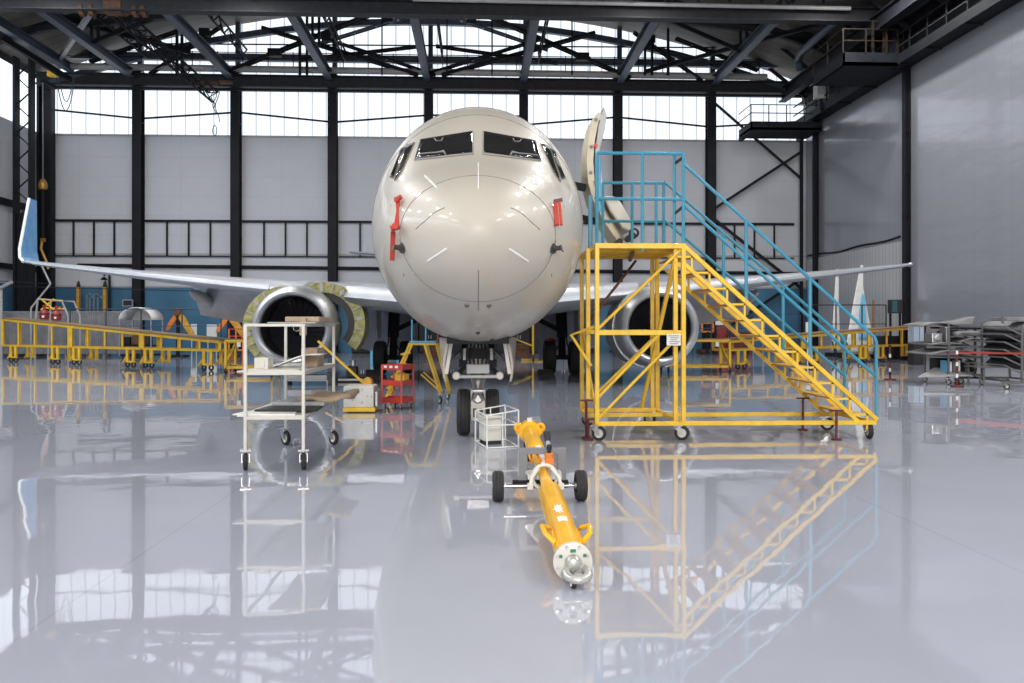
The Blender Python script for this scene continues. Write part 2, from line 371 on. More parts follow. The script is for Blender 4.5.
# wind braces across the window band (a shallow zigzag of thin bars)
zz = [(14.9, 14.35), (14.35, 14.8), (14.8, 14.25), (14.25, 14.75), (14.75, 14.75), (14.2, 14.75), (14.75, 14.2), (14.2, 14.6)]
for i in range(8):
    a, b = xs[i], xs[i + 1]
    if i == 7: b = b - .3
    struct(MB().bar((a, YB - .1, zz[i][0]), (b, YB - .1, zz[i][1]), .10, .10), 'wind_brace', 'steeldark', f'thin dark bar crossing the {nm[i]} window of the back band', 'brace', 'wind braces')
# guard frame along the back wall
for i in range(8):
    a, b = xs[i] + .32, xs[i + 1] - .32
    if i == 7: b -= .5
    if i == 0: a += .4
    mb = MB(); y = YB - .12
    mb.bar((a, y, 8.08), (b, y, 8.08), .14, .14); mb.bar((a, y, 5.92), (b, y, 5.92), .07, .07)
    n = max(2, round((b - a) / 1.35))
    for j in range(1, n): mb.bar((a + (b - a) * j / n, y, 5.92), (a + (b - a) * j / n, y, 8.05), .09, .09)
    struct(mb, 'trim_frame', 'steeldark', f'dark rail frame with short uprights across the {nm[i]} bay of the back wall', 'rail', 'back wall rail frames')
struct(MB().tube((XL + 2.2, YB - .15, 5.35), (XR - .6, YB - .15, 4.95), .11, 10), 'wall_pipe', 'steeldark', 'long dark pipe along the back wall behind the wings', 'pipe')
struct(MB().bx(XL, XR, YB - .06, YB, 6.02, 6.1).bx(XL, XR, YB - .06, YB, ZDADO - .05, ZDADO + .05), 'trim_1', 'pipe', 'thin pale ledge along the back wall over the blue strip', 'trim')
struct(MB().bx(XL, XR, YB - .1, YB + .05, ZSILL - .06, ZSILL + .04), 'trim_2', 'pipe', 'pale sill under the back window band', 'trim')

# corner columns, left
for xo, w, lb in ((xat(24, 47.4), .85, 'wide dark lattice column at the left hangar corner'), (xat(45.5, YB - .5), .72, 'wide dark column just right of the left corner lattice column')):
    y = 47.4 if w > .73 else YB - .45
    mb = MB()
    mb.box((xo - w / 2, y, 8.4), (.14, .5, 16.8)); mb.box((xo + w / 2, y, 8.4), (.14, .5, 16.8))
    if w > .73:
        for q in range(20):
            z0 = .5 + q * .8; s_ = 1 if q % 2 else -1
            mb.bar((xo - s_ * w / 2, y, z0), (xo + s_ * w / 2, y, z0 + .8), .09, .05)
        mb.box((xo, y, 4), (w, .1, 8))
    else: mb.box((xo, y, 8.4), (w, .08, 16.8))
    mb.box((xo, y, .02), (1.1, .7, .04))
    struct(mb, 'corner_column', 'steeldark', lb, 'column')
struct(MB().ibeam((XL + .3, YB - 6.2, 0), (XL + .3, YB - 6.2, 16.5), .5, .5, .05), 'side_column', 'steeldark', 'dark column on the left wall one bay forward of the corner', 'column')
for z, w in ((8.6, .35), (5.0, .3)):
    struct(MB().bar((XL + .15, YF, z), (XL + .15, YB - 1, z), .25, w), 'side_rail', 'steeldark', 'dark horizontal rail along the left wall, ' + ('upper of two' if z > 7 else 'lower of two'), 'rail')
# right wall columns
for Yc, lb in ((YB - 1.9, 'slim dark column in the right rear corner'), (38.75, 'dark column standing halfway along the right wall'), (26.5, 'dark column on the right wall nearest the camera')):
    if Yc < 30: continue
    x = XR - .18
    mb = MB().ibeam((x, Yc, 0), (x, Yc, 14.2), .28, .28, .04, up=(1, 0, 0))
    for z in range(1, 14, 2): mb.box((x, Yc, z), (.24, .24, .03))
    mb.box((x, Yc, .02), (.32, .5, .04))
    struct(mb, 'wall_column', 'steeldark', lb, 'column', 'right wall columns')
struct(MB().ibeam((xat(801.5, YB - .6), YB - .6, 0), (xat(801.5, YB - .6), YB - .6, 14), .15, .2, .03), 'corner_post', 'steeldark', 'dark post beside the right rear corner, in front of the back wall', 'post')
# cross brace in last bay
xa, xb = cols[6], XR - .5
struct(MB().bar((xa + .2, YB - .5, 15.6), (xb, YB - .5, 10.9), .16, .12).bar((xa + .2, YB - .5, 9.0), (xb, YB - .5, 12.6), .24, .16).bar((xa + .2, YB - .5, 8.3), (xb, YB - .5, 4.0), .22, .15).bar((xa + .2, YB - .5, 1.0), (xb, YB - .5, 4.6), .22, .15),
       'wall_brace', 'steeldark', 'dark crossed bracing in the right end bay of the back wall', 'brace')

# girders
def truss(Y, zb, lb, cat_lb):
    """a roof truss: each long member is its own structural object"""
    struct(MB().ibeam((XL + .2, Y, zb + .35), (XR - .2, Y, zb + .35), .55, .7, .06), 'girder', 'steelgrey', f'long grey bottom girder of the {lb}', 'girder')
truss(YB - 1.0, 16.1, 'roof truss against the back wall', '')
struct(MB().bar((XL + .5, YB - .95, 15.95), (XR - .5, YB - .95, 15.95), .25, .14), 'trim_3', 'steeldark', 'dark lower flange strip under the back wall girder', 'trim')
struct(MB().tube((XL + 2.0, YB - 1.35, 17.12), (cols[6] + 3.2, YB - 1.35, 17.0), .2, 14), 'duct_pipe', 'pipe', 'fat pale pipe lying along the back wall girder', 'pipe')
struct(MB().bar((XL + 1, YB - .8, 17.95), (XR - 2, YB - .8, 17.95), .3, .42), 'tie_beam', 'steelblue', 'blue grey tie beam across the gable glazing', 'beam')
# walkway rail of the back girder
mb = MB()
for z in (18.1, 17.75): mb.bar((XL + 2, YB - 1.3, z), (cols[6] + 3, YB - 1.3, z), .04)
x = XL + 2
while x < cols[6] + 3:
    mb.bar((x, YB - 1.3, 17.05), (x, YB - 1.3, 18.15), .05); x += 1.5
struct(mb, 'girder_railing', 'steeldark', 'thin dark railing along the top of the back wall girder', 'railing')
# gable arch beam
pts = [V((XL + 1 + (2 * HW - 2) * i / 24, YB - .9, arch(XL + 1 + (2 * HW - 2) * i / 24) - 1.15)) for i in range(25)]
mb = MB()
for a, b in zip(pts, pts[1:]): mb.bar(a, b, .3, .36)
struct(mb, 'arch_chord', 'steelblue', 'blue grey curved top chord of the back wall truss', 'beam')
# diagonals of the back truss, mirrored about the middle of the hall
YD = 49.7
DG = [((225, 73), (372, 14)), ((262, 28), (418, 75)), ((424, 75), (545, 38)), ((440, 13), (548, 50)), ((150, 74), (222, 26)), ((90, 62), (178, 31)), ((300, 60), (424, 46))]
for k, (p, q) in enumerate(DG):
    for sd in (-1, 1):
        if k in (2, 3) and sd == 1: pass
        P_, Q_ = at(*p, YD), at(*q, YD)
        if sd == 1: P_.x, Q_.x = 2 * XC - P_.x, 2 * XC - Q_.x
        mb = MB(); hv = .20 if k < 2 else .13
        for dy in (-.16, .16): mb.bar(P_ + V((0, dy, 0)), Q_ + V((0, dy, 0)), .05, hv)
        for t_ in (.2, .4, .6, .8): mb.box(P_.lerp(Q_, t_), (.14, .36, .1))
        struct(mb, 'truss_diagonal', 'steeldark' if k != 3 else 'steelblue', f'dark sloping bar of the back roof truss, {["long rising", "long falling", "mid rising", "upper falling", "steep outer", "low outer", "thin shallow"][k]} one {"left" if sd < 0 else "right"} of the hall middle', 'truss bar', 'back truss diagonals')
for k, (px, py, w_) in enumerate(((275, 53, .8), (388, 19, .6), (327, 38, .55), (205, 33, .6))):
    for sd in (-1, 1):
        P_ = at(px, py, YD)
        if sd == 1: P_.x = 2 * XC - P_.x
        struct(MB().box(P_, (w_, .45, .45)), 'gusset_plate', 'steeldark', f'dark gusset plate on the {["lower", "upper middle", "crossing", "outer"][k]} joint of the back truss, {"left" if sd < 0 else "right"} half', 'plate', 'gusset plates')
struct(MB().bar(at(130, 43.5, YD + .8), at(760, 48, YD + .8), .07), 'tie_rod', 'steeldark', 'thin dark tie rod stretched across the gable glazing', 'rod')
for k, px in enumerate((177, 182, 300, 307, 382, 447, 492, 572, 645, 652, 668)):
    struct(MB().bar(at(px, 75, YD - .3), V((at(px, 75, YD - .3).x, YD - .3, arch(at(px, 75, YD).x) - .05)), .08 if k in (4, 5, 6, 7) else .14), 'truss_post', 'steeldark', f'thin dark upright in the back roof truss, {["first", "second", "third", "fourth", "fifth", "sixth", "seventh", "eighth", "ninth", "tenth", "last"][k]} from the left', 'truss bar', 'back truss uprights')
# inner truss in the middle bay
YM = 45.0
for i in range(7):
    x = cols[i]
    if i in (0, 2, 4, 6):
        struct(MB().bar((x + .3, YM, 16.9), (x + .3, YM, arch(x) - .1), .13).bar((x - .05, YM, 16.9), (x - .05, YM, arch(x) - .1), .13), 'hanger_bar', 'steeldark', f'pair of thin dark hanger bars below the roof in front of the {ordn[i]} bay column', 'truss bar', 'roof hanger bars')
for i in (0, 5):
    a, b = cols[i], cols[i + 1]
    p0, p1 = ((a, 16.9), (b, arch(b) - 1.0)) if i % 2 == 0 else ((a, arch(a) - 1.0), (b, 16.9))
    mb = MB(); mb.bar((p0[0], YM, p0[1]), (p1[0], YM, p1[1]), .16, .2)
    struct(mb, 'mid_diagonal', 'steeldark', f'dark roof diagonal in the middle truss right of the {ordn[i]} bay column', 'truss bar', 'middle truss diagonals')
for p, lb in (((cols[0] - 5, 17.3, cols[1] - 1.5, 18.4), 'left'), ((cols[5] + 2, 18.6, XR - 1, 17.6), 'right')):
    struct(MB().bar((p[0], YM, p[1]), (p[2], YM, p[3]), .3, .32), 'roof_strut', 'steelgrey', f'grey strut under the roof near the {lb} end of the hall', 'truss bar')
mb = MB()
pts = [V((XL + .5 + (2 * HW - 1) * i / 24, YM, arch(XL + .5 + (2 * HW - 1) * i / 24) - .45)) for i in range(25)]
for a, b in zip(pts, pts[1:]): mb.bar(a, b, .25, .4)
struct(mb, 'arch_rib', 'steeldark', 'dark curved roof rib midway between the two trusses', 'beam')
# front truss: stacked girders at the top edge of the view
YT = 39.0
truss(YT, 16.3, 'front roof truss at the top of the view', '')
struct(MB().ibeam((XL + .2, YT - .9, 17.35), (XR - 3.5, YT - .9, 17.35), .4, .55, .05), 'girder', 'steelblue', 'blue grey upper girder running above the front truss girder', 'girder')
struct(MB().tube((cols[3], YT - .4, 16.95), (XR - 3.0, YT - .4, 16.85), .1, 10), 'service_pipe', 'pipe', 'thin pale pipe along the front truss girder', 'pipe')
mb = MB()
x = XL + 1
while x < XR - 4:
    mb.bar((x, YT - .9, 16.9), (x, YT - .9, 17.2), .1, .3); x += 1.5
struct(mb, 'spacer_posts', 'steeldark', 'row of short dark spacers between the two front girders', 'post')
# longitudinal beams (front truss to back wall)
for i in range(7):
    x = cols[i] - .05; mb = MB()
    mb.ibeam((x, YT + .3, 16.75), (x, YB - 1.2, 16.75), .42, .5, .05)
    struct(mb, 'roof_beam', 'steelblue', f'long blue grey beam running back under the roof to the {ordn[i]} bay column', 'beam', 'longitudinal roof beams')
    mb = MB(); xo = x + (.9 if x > 0 else .95) * (1 if x > XC else 1)
    n = 12
    for z in (17.7, 18.3): mb.bar((xo, YT + .3, z), (xo, YB - 1.2, z), .08)
    for j in range(n):
        y0 = YT + .3 + (YB - 1.5 - YT) * j / n; y1 = YT + .3 + (YB - 1.5 - YT) * (j + 1) / n
        mb.bar((xo, y0, 17.7 if j % 2 else 18.3), (xo, y1, 18.3 if j % 2 else 17.7), .06)
    struct(mb, 'lattice_purlin', 'steeldark', f'dark lattice purlin under the roof beside the beam of the {ordn[i]} bay column', 'purlin', 'lattice purlins')
# left end roof: extra beams against the left wall
struct(MB().ibeam((XL + 2.4, YT, 17.0), (XL + 2.4, YB - 1, 17.0), .4, .5, .05), 'roof_beam', 'steelblue', 'blue grey roof beam beside the left wall', 'beam')
struct(MB().bar((cols[0] - 4.4, YB - 1.5, 17.1), (cols[0] + 3.5, YT + .5, 18.0), .2, .28), 'roof_brace', 'pipe', 'pale slanting roof brace crossing the beams at the upper left', 'brace')
struct(MB().bar((cols[0] - 4.4, YT + .5, 17.6), (cols[0] + 3.5, YB - 1.5, 18.0), .2, .28), 'roof_brace', 'steeldark', 'dark slanting roof brace crossing under the roof at the upper left', 'brace')
struct(MB().bar((cols[6] - 4.4, YB - 1.5, 17.2), (XR - 2, YT + .5, 17.0), .2, .2), 'roof_brace', 'steeldark', 'dark slanting roof brace at the upper right', 'brace')

# overhead crane boom at upper left
t = thing('crane_boom', 'long lattice crane boom hanging under the roof at the upper left', 'crane', (xat(105, 39.5), 39.5, 16.3))
p, q = V((xat(112, 39.5), 39.5, 16.55)), V((xat(213, 49.0), 49.0, 15.1))
mb = MB(); cs = []
d = (q - p).normalized(); a, b = perp(d)
for o in (a * .28 + b * .3, -a * .28 + b * .3, -b * .3): mb.bar(p + o, q + o, .09); cs.append(o)
n = 16
for j in range(n):
    e0, e1 = p + (q - p) * (j / n), p + (q - p) * ((j + 1) / n)
    for k in range(3): mb.bar(e0 + cs[k], e1 + cs[(k + 1) % 3], .045)
    mb.bar(e1 + cs[0], e1 + cs[1], .05)
mb.build('lattice', 'steeldark', t)
mb = MB(); c0 = at(112, 10, 39.2)
mb.tube(c0 + V((-1.3, 0, 0)), c0 + V((1.5, 0, -.05)), .16, 12)
for o in (-1.35, -.9, 1.1, 1.5): mb.tube(c0 + V((o - .1, 0, -.02)), c0 + V((o + .1, 0, -.02)), .3, 14)
mb.box(c0 + V((.1, 0, .1)), (.8, .5, .6))
mb.build('drive_unit', 'rust', t, True)
MB().bar(c0 + V((.2, 0, .2)), (c0.x + .2, c0.y, arch(c0.x) + .02), .12).bar(c0 + V((-.4, 0, .2)), (c0.x - .4, c0.y, arch(c0.x - .4) + .02), .12).build('hanger', 'steeldark', t)
e = at(213, 86, 48.6)
MB().box(e + V((-.5, 0, .1)), (1.5, .3, .22)).box(e + V((.7, .1, .25)), (.7, .3, .14)).build('end_carriage', 'rust', t)
mb = MB()
for k, (dx, ln) in enumerate(((0, 1.4), (.15, 1.9), (-.1, 1.1))):
    mb.path([e + V((.1 + dx + .12 * math.sin(j * .9 + k), 0, -.2 - ln * j / 8)) for j in range(9)], .025, 5)
mb.path([e + V((.1 + .12 * math.cos(j * PI / 6), 0, -2.6 + .3 * math.sin(j * PI / 6))) for j in range(12)], .025, 5, True)
mb.build('chain', 'steeldark', t)
# hoist rail by the left corner
t = thing('hoist_rail', 'short dark hoist rail with a yellow trolley at the left corner under the roof', 'hoist', (xat(20, 46), 46, 16.2))
p, q = at(2, 38, 44), at(72, 81, 47.5)
MB().ibeam(p, q, .22, .3, .04).build('rail', 'steeldark', t)
c0 = at(53, 73, 46.9)
MB().box(c0, (.5, .3, .45)).tube(c0 - V((.3, 0, .1)), c0 + V((.3, 0, -.1)), .12, 10).build('trolley', 'yellow', t, bevel=.03)
MB().path([c0 + V((.2 + 1.0 * (j / 12), 0, -.2 - 1.9 * math.sin(PI * j / 12) ** .8)) for j in range(13)], .025, 5).path([c0 + V((.35 + .75 * (j / 12), 0, -.2 - 1.4 * math.sin(PI * j / 12) ** .8)) for j in range(13)], .025, 5).build('cable', 'black', t)
# hoist chain with hook on the left column
t = thing('hoist_chain', 'brass chain block and hook hanging before the left corner column', 'chain hoist', at(43, 175, 48.8))
c0 = at(43, 180, 48.8)
MB().tube(at(43, 82, 48.8), c0, .03, 6).build('chain', 'steel', t)
MB().bar(at(43, 82, 48.8) - V((0, .1, -.05)), at(43, 82, 48.8) + V((0, 1.35, .05)), .16, .2).build('trolley_arm', 'steeldark', t)
MB().lathe(c0 + V((0, 0, -.35)), (0, 0, 1), [(.02, -.25), (.2, -.2), (.26, 0), (.2, .25), (.1, .4), (.02, .42)], 14).build('hook_block', 'brass', t, True)
c1 = at(43, 240, 48.8)
MB().tube(c0 + V((0, 0, -.5)), c1, .06, 8).build('pull_rope', 'steeldark', t)
MB().path([c1 + V((-.05, 0, -.1)), c1 + V((-.12, 0, -.5)), c1 + V((.05, 0, -.9)), c1 + V((.22, 0, -1.3)), c1 + V((.3, 0, -1.7))], .08, 8).box(c1, (.25, .15, .2)).build('sling', 'brass', t, True)

# walkway along the right wall
x0, x1 = XR - .95, XR - .02
mb = MB(); mb.bx(x0, x1, 26, YB - .4, 14.15, 14.3); mb.bx(x0 - .06, x0, 26, YB - .4, 14.0, 14.45)
y = 27
while y < YB - 1: mb.bar((x1, y, 14.1), (x0, y, 14.12), .1); y += 3
struct(mb, 'walkway', 'steeldark', 'dark steel walkway running along the top of the right wall', 'walkway')
mb = MB()
for z in (14.85, 15.4): mb.bar((x0, 26, z), (x0, YB - .4, z), .06)
y = 26.5
while y < YB - 1: mb.bar((x0, y, 14.3), (x0, y, 15.4), .06); y += 1.5
struct(mb, 'walkway_railing', 'steeldark', 'dark railing of the walkway along the right wall', 'railing')
struct(MB().ibeam((XR - 1.7, 26, 16.1), (XR - 1.7, YB - .4, 16.1), .45, .8, .07), 'runway_beam', 'steeldark', 'heavy dark crane runway beam above the right wall walkway', 'beam')
struct(MB().ibeam((XR - .4, 26, 15.9), (XR - .4, YB - .4, 15.9), .5, .6, .06), 'edge_beam', 'steeldark', 'dark edge beam tight against the right wall above the walkway', 'beam')
mb = MB()
y = 29.0
while y < YB:
    mb.bar((XR - .3, y, 15.6), (XR - 3.4, y + 1, 18.6), .16, .2); y += 3
struct(mb, 'roof_knees', 'steeldark', 'row of dark slanting knee struts above the right wall walkway', 'strut')
# big platform under the roof at right
M['darkrail'] = mat('brown_rail', (.02, .014, .009), .6, spec=.2)
t = thing('crane_platform', 'large dark crane platform with railings under the roof at the upper right', 'platform', (19.4, 39.6, 14.0))
X0, X1, Y0, Y1 = 17.2, XR - 1.0, 38.0, 41.4
MB().bx(X0, X1, Y0, Y1, 13.95, 14.1).bx(X0, X1, Y0, Y0 + .1, 13.95, 14.55).bx(X0, X0 + .1, Y0, Y1, 13.95, 14.55).bx(X0, X1, Y1 - .1, Y1, 13.95, 14.5).build('deck', 'steeldark', t)
mb = MB()
for z in (15.1, 15.65): mb.path([(X0, Y1, z), (X0, Y0, z), (X1, Y0, z)], .035, 6)
for x, y in ((X0, Y0), (X0, 39.7), (X0, Y1), (18.3, Y0), (19.3, Y0), (20.1, Y0), (X1, Y0)): mb.bar((x, y, 14.5), (x, y, 15.65), .06)
mb.build('railing', 'darkrail', t)
MB().bx(18.75, 18.85, Y0 + .3, Y0 + .4, 14.1, 16.2).bx(19.3, 19.4, Y0 + .3, Y0 + .4, 14.1, 16.2).bx(18.75, 19.4, Y0 + .32, Y0 + .38, 16.1, 16.2).build('gantry_frame', 'darkrail', t)
MB().bx(20.4, X1, Y0 + .2, Y0 + 1.6, 14.1, 15.3).build('control_box', 'steeldark', t)
# second platform by the back wall
t = thing('service_platform', 'small dark service platform with pale railing before the right end window', 'platform', (17.8, 49.5, 13.2))
X0, X1, Y0, Y1 = xat(751, 48.3), xat(822, 48.3), 48.3, 50.6
MB().bx(X0, X1, Y0, Y1, 13.35, 13.5).bx(X0, X1, Y0, Y0 + .08, 13.3, 13.85).bx(X0, X0 + .08, Y0, Y1, 13.3, 13.85).build('deck', 'steeldark', t)
mb = MB()
for z in (14.35, 14.85): mb.path([(X0, Y1, z), (X0, Y0, z), (X1, Y0, z)], .03, 6)
for k in range(5): mb.bar((X0 + (X1 - X0) * k / 4, Y0, 13.8), (X0 + (X1 - X0) * k / 4, Y0, 14.85), .05)
mb.build('railing', 'steelgrey', t)
for xx in (X0 + .3, X1 - .3): MB().bx(xx - .1, xx + .1, Y1 - .1, YB, 13.3, 13.5).build('bracket', 'steeldark', t)
# floodlight box on the walkway
t = thing('equipment_box', 'pale grey equipment box fixed to the walkway end at the right rear corner', 'box', at(822, 93, 46.5))
c0 = at(821, 92, 46.5)
MB().box(c0, (.75, .5, .8)).build('body', 'white', t, bevel=.04); MB().box(c0 + V((0, -.27, .05)), (.6, .04, .5)).build('lid', 'pipe', t); MB().bar(c0 + V((0, 0, -.4)), (c0.x, c0.y, 14.05), .14).bar((c0.x, c0.y, 14.1), (XR - .5, c0.y, 14.1), .14).build('stand', 'steeldark', t)
# bent duct near the corner
struct(MB().path([at(800, 70, 46), at(798, 60, 46), at(801, 52, 45), at(812, 42, 43), at(828, 28, 41), at(838, 20, 40)], .22, 12), 'bent_duct', 'steelblue', 'blue grey bent duct rising beside the large crane platform', 'pipe', smooth=True)
# loose cable on the right wall
struct(MB().path([V((XR - .05, YB - .4 - (YB - 40) * j / 14, 6.05 + .25 * math.sin(j * .9) * .2 - .1 * math.sin(PI * j / 14))) for j in range(15)], .05, 6), 'wall_cable', 'steeldark', 'dark cable strung along the right wall behind the wing tip', 'cable')
struct(MB().bx(XR - .06, XR + .05, 39.2, YB - .3, 0, 5.8), 'wall_right_lining', striped('ribbed_lining', (0.42, 0.43, 0.45), 0.35, 0.06, (0.30, 0.30, 0.32), 1, 0.35, coat=0.3, noise=0.05), 'grey ribbed lining low on the right wall near the rear corner', 'wall')
# ------------------------------------------------------------------ the aircraft
YN = 8.3                      # nose tip
plane = thing('airplane', 'large twin engine airliner in cream primer parked nose on in the hangar', 'airplane', (0, YN + 16, 0))
TB = [(0, 2.60, 2.60, 0, 2.60), (.03, 2.735, 2.45, .15, 2.6), (.12, 2.89, 2.30, .33, 2.61), (.3, 3.05, 2.13, .54, 2.62), (.6, 3.22, 1.96, .78, 2.64), (1.0, 3.40, 1.80, .97, 2.67), (1.5, 3.59, 1.66, 1.15, 2.73),
      (2.05, 3.80, 1.55, 1.28, 2.82), (2.8, 4.28, 1.45, 1.41, 2.95), (3.4, 4.62, 1.40, 1.50, 3.05), (4.0, 4.87, 1.38, 1.575, 3.12), (5.0, 5.18, 1.36, 1.69, 3.24), (6.0, 5.38, 1.35, 1.77, 3.32),
      (7.2, 5.46, 1.35, 1.84, 3.36), (9, 5.47, 1.35, 1.88, 3.38), (16, 5.47, 1.35, 1.88, 3.38), (24, 5.47, 1.35, 1.88, 3.38), (28, 5.47, 1.65, 1.84, 3.4), (33, 5.38, 2.8, 1.38, 3.9), (37, 5.1, 4.0, .65, 4.5), (39, 4.75, 4.3, .22, 4.55)]
def fus(s):
    q = math.sqrt(max(s, 0)); Q = [math.sqrt(t[0]) for t in TB]
    i = 0
    while i < len(TB) - 2 and q > Q[i + 1]: i += 1
    h = Q[i + 1] - Q[i]; u = (q - Q[i]) / h; out = []
    for k in range(1, 5):
        y = [t[k] for t in TB]
        def sl(j):
            if j <= 0: return (y[1] - y[0]) / (Q[1] - Q[0])
            if j >= len(Q) - 1: return (y[-1] - y[-2]) / (Q[-1] - Q[-2])
            d0 = (y[j] - y[j - 1]) / (Q[j] - Q[j - 1]); d1 = (y[j + 1] - y[j]) / (Q[j + 1] - Q[j])
            return 0 if d0 * d1 <= 0 else 2 * d0 * d1 / (d0 + d1)
        m0, m1 = sl(i), sl(i + 1)
        out.append(y[i] * (2 * u**3 - 3 * u**2 + 1) + h * m0 * (u**3 - 2 * u**2 + u) + y[i + 1] * (-2 * u**3 + 3 * u**2) + h * m1 * (u**3 - u**2))
    return out
def fpt(s, th, off=0.0):
    zt, zb, w, zc = fus(s); c, n = math.cos(th), math.sin(th)
    return V(((w + off) * c, YN + s, zc + ((zt - zc) + off) * n if n >= 0 else zc + ((zc - zb) + off) * n))
NR = 72
st = [(i / 26) ** 2 * 7.2 for i in range(1, 27)] + [8, 9, 10, 12, 14, 16, 18, 20, 22, 24, 25, 26, 27, 28, 29.5, 31, 33, 34, 35, 36, 37, 38, 39]
rings = [[V((0, YN, 2.6)) + V((.0005 * math.cos(2 * PI * k / NR), 0, .0005 * math.sin(2 * PI * k / NR))) for k in range(NR)]] + [[fpt(s, 2 * PI * k / NR) for k in range(NR)] for s in st]
fm = MB().loft(rings)
bvh = BVHTree.FromPolygons([tuple(p) for p in fm.v], fm.f)
FUS = fm.build('fuselage', 'primer', plane, True, angle=60)
CAMP = V((0, 0, CAMH))
def onfus(px, py, off=0.01):
    h, n, _, _ = bvh.ray_cast(CAMP, ray(px, py).normalized(), 60)
    if h is None: return None
    if n.dot(ray(px, py)) > 0: n = -n
    return h + n * off
def mir(p): return V((-p.x, p.y, p.z))
def patch(poly, off, nx=14, ny=8):
    """conforming pane: poly = TL, TR, BR, BL picture corners on one side"""
    tl, tr, br, bl = [V((*p, 0)) for p in poly]; rows = []
    for j in range(ny + 1):
        v = j / ny; a = tl.lerp(bl, v); b = tr.lerp(br, v)
        rows.append([onfus(*(a.lerp(b, i / nx))[:2], off) for i in range(nx + 1)])
    return rows
def grow(poly, g):
    c = V((sum(p[0] for p in poly) / 4, sum(p[1] for p in poly) / 4, 0)); out = []
    for p in poly:
        d = V((*p, 0)) - c; out.append((p[0] + (g if d.x > 0 else -g), p[1] + (g if d.y > 0 else -g)))
    return out
CX = 478.3
win1 = [(421.5, 140.5), (472.0, 132.5), (472.5, 153.5), (415.5, 159.5)]
win2 = [(407.0, 146.0), (415.0, 143), (401.5, 172.0), (395.5, 181.0)]
win3 = [(401.2, 151.5), (405.5, 147.5), (394.0, 178.0), (390.8, 177.5)]
for nmw, pl in (('windshield', win1), ('side_window', win2), ('side_window', win3)):
    fr = patch(grow(pl, 1.2 if nmw == 'windshield' else .6), .008); gl = patch(pl, .018)
    if any(p is None for r in fr + gl for p in r): print('miss', nmw); continue
    for s_ in (1, -1):
        f2 = [[p if s_ == 1 else mir(p) for p in r] for r in fr]; g2 = [[p if s_ == 1 else mir(p) for p in r] for r in gl]
        fo = MB().grid(f2).build('window_frame' if nmw == 'windshield' else 'side_window_frame', 'framegrey', plane, True, solid=.006)
        MB().grid(g2).build(nmw, 'glassdark', fo, True, solid=.006)
# wipers
for s_ in (1, -1):
    pts = [onfus(p[0], p[1], .035) for p in ((419, 156.5), (427, 155.5), (436, 155.0), (444, 154.2))]
    pts2 = [onfus(p[0], p[1], .03) for p in ((436, 155.0), (444, 153), (446, 156.5))]
    f = (lambda p: p) if s_ == 1 else mir
    MB().path([f(p) for p in pts], .008, 6).path([f(p) for p in pts2], .010, 6).build('wiper', 'wiper', plane)
    pts3 = [onfus(p[0], p[1], .028) for p in ((435, 140), (437, 142.5), (442, 142.2), (443.5, 139.5))]
    MB().path([f(p) for p in pts3], .006, 6).build('window_latch', 'wiper', plane)
# seams: radome joint and skin joints
def ringline(s, a0, a1, r=.006, n=48): return [fpt(s, a0 + (a1 - a0) * i / n, .001) for i in range(n + 1)]
MB().path(ringline(.74, 0, 2 * PI, .006)[:-1], .005, 5, True).build('radome_joint', 'seam', plane)
for s_ in (3.5, 4.6, 6.1, 7.4, 9.0, 10.6):
    MB().path(ringline(s_, -.9, PI + .9), .005, 5).build('skin_joint', 'seam', plane)
for s_ in (1, -1):
    f = (lambda p: p) if s_ == 1 else mir
    for pl in ([(416, 229), (424, 222), (434, 213), (445, 207.5)], [(381, 300), (398, 297), (420, 300), (440, 306)], [(391, 205), (400, 240), (404, 275), (408, 305)]):
        pts = [onfus(*p, .002) for p in pl]
        if all(pts): MB().path([f(p) for p in pts], .006, 5).build('skin_joint', 'seam', plane)
    # lightning diverter strips on the radome
    for pl in ([(425, 176), (437, 188)], [(428, 261), (447, 248.5)]):
        a, b = pl; pts = [onfus(a[0] + (b[0] - a[0]) * i / 6, a[1] + (b[1] - a[1]) * i / 6, .003) for i in range(7)]
        MB().path([f(p) for p in pts], .012, 6).build('diverter_strip', 'strip', plane)
pts = [onfus(478.3, 163 + i * 3.2, .003) for i in range(9)]
MB().path(pts, .007, 6).build('diverter_strip', 'strip', plane)
MB().path([onfus(478.3, 270 + i * 5, .002) for i in range(9)], .005, 5).build('skin_joint', 'seam', plane)
for p in ((463, 344, ), (478, 336), (492, 343), (467, 309), (489, 309)):
    q = onfus(p[0], p[1] - 4, .006)
    if q: MB().disc(q, (0, 1, 0), .028, .012, 12).build('skin_fastener', 'ink', plane)
# small probes
for s_ in (1, -1):
    f = (lambda p: p) if s_ == 1 else mir
    q = onfus(403, 248, 0); n = (q - V((0, q.y + .8, q.z))).normalized()
    MB().tube(f(q), f(q + n * .12), .028, 8).tube(f(q + n * .12 + V((0, .05, .02))), f(q + n * .12 + V((0, -.22, -.06))), .02, 8, .008).disc(f(q + n * .01), f(n) - V((0, 0, 0)), .06, .02, 12).build('angle_of_attack_vane', 'ink', plane)

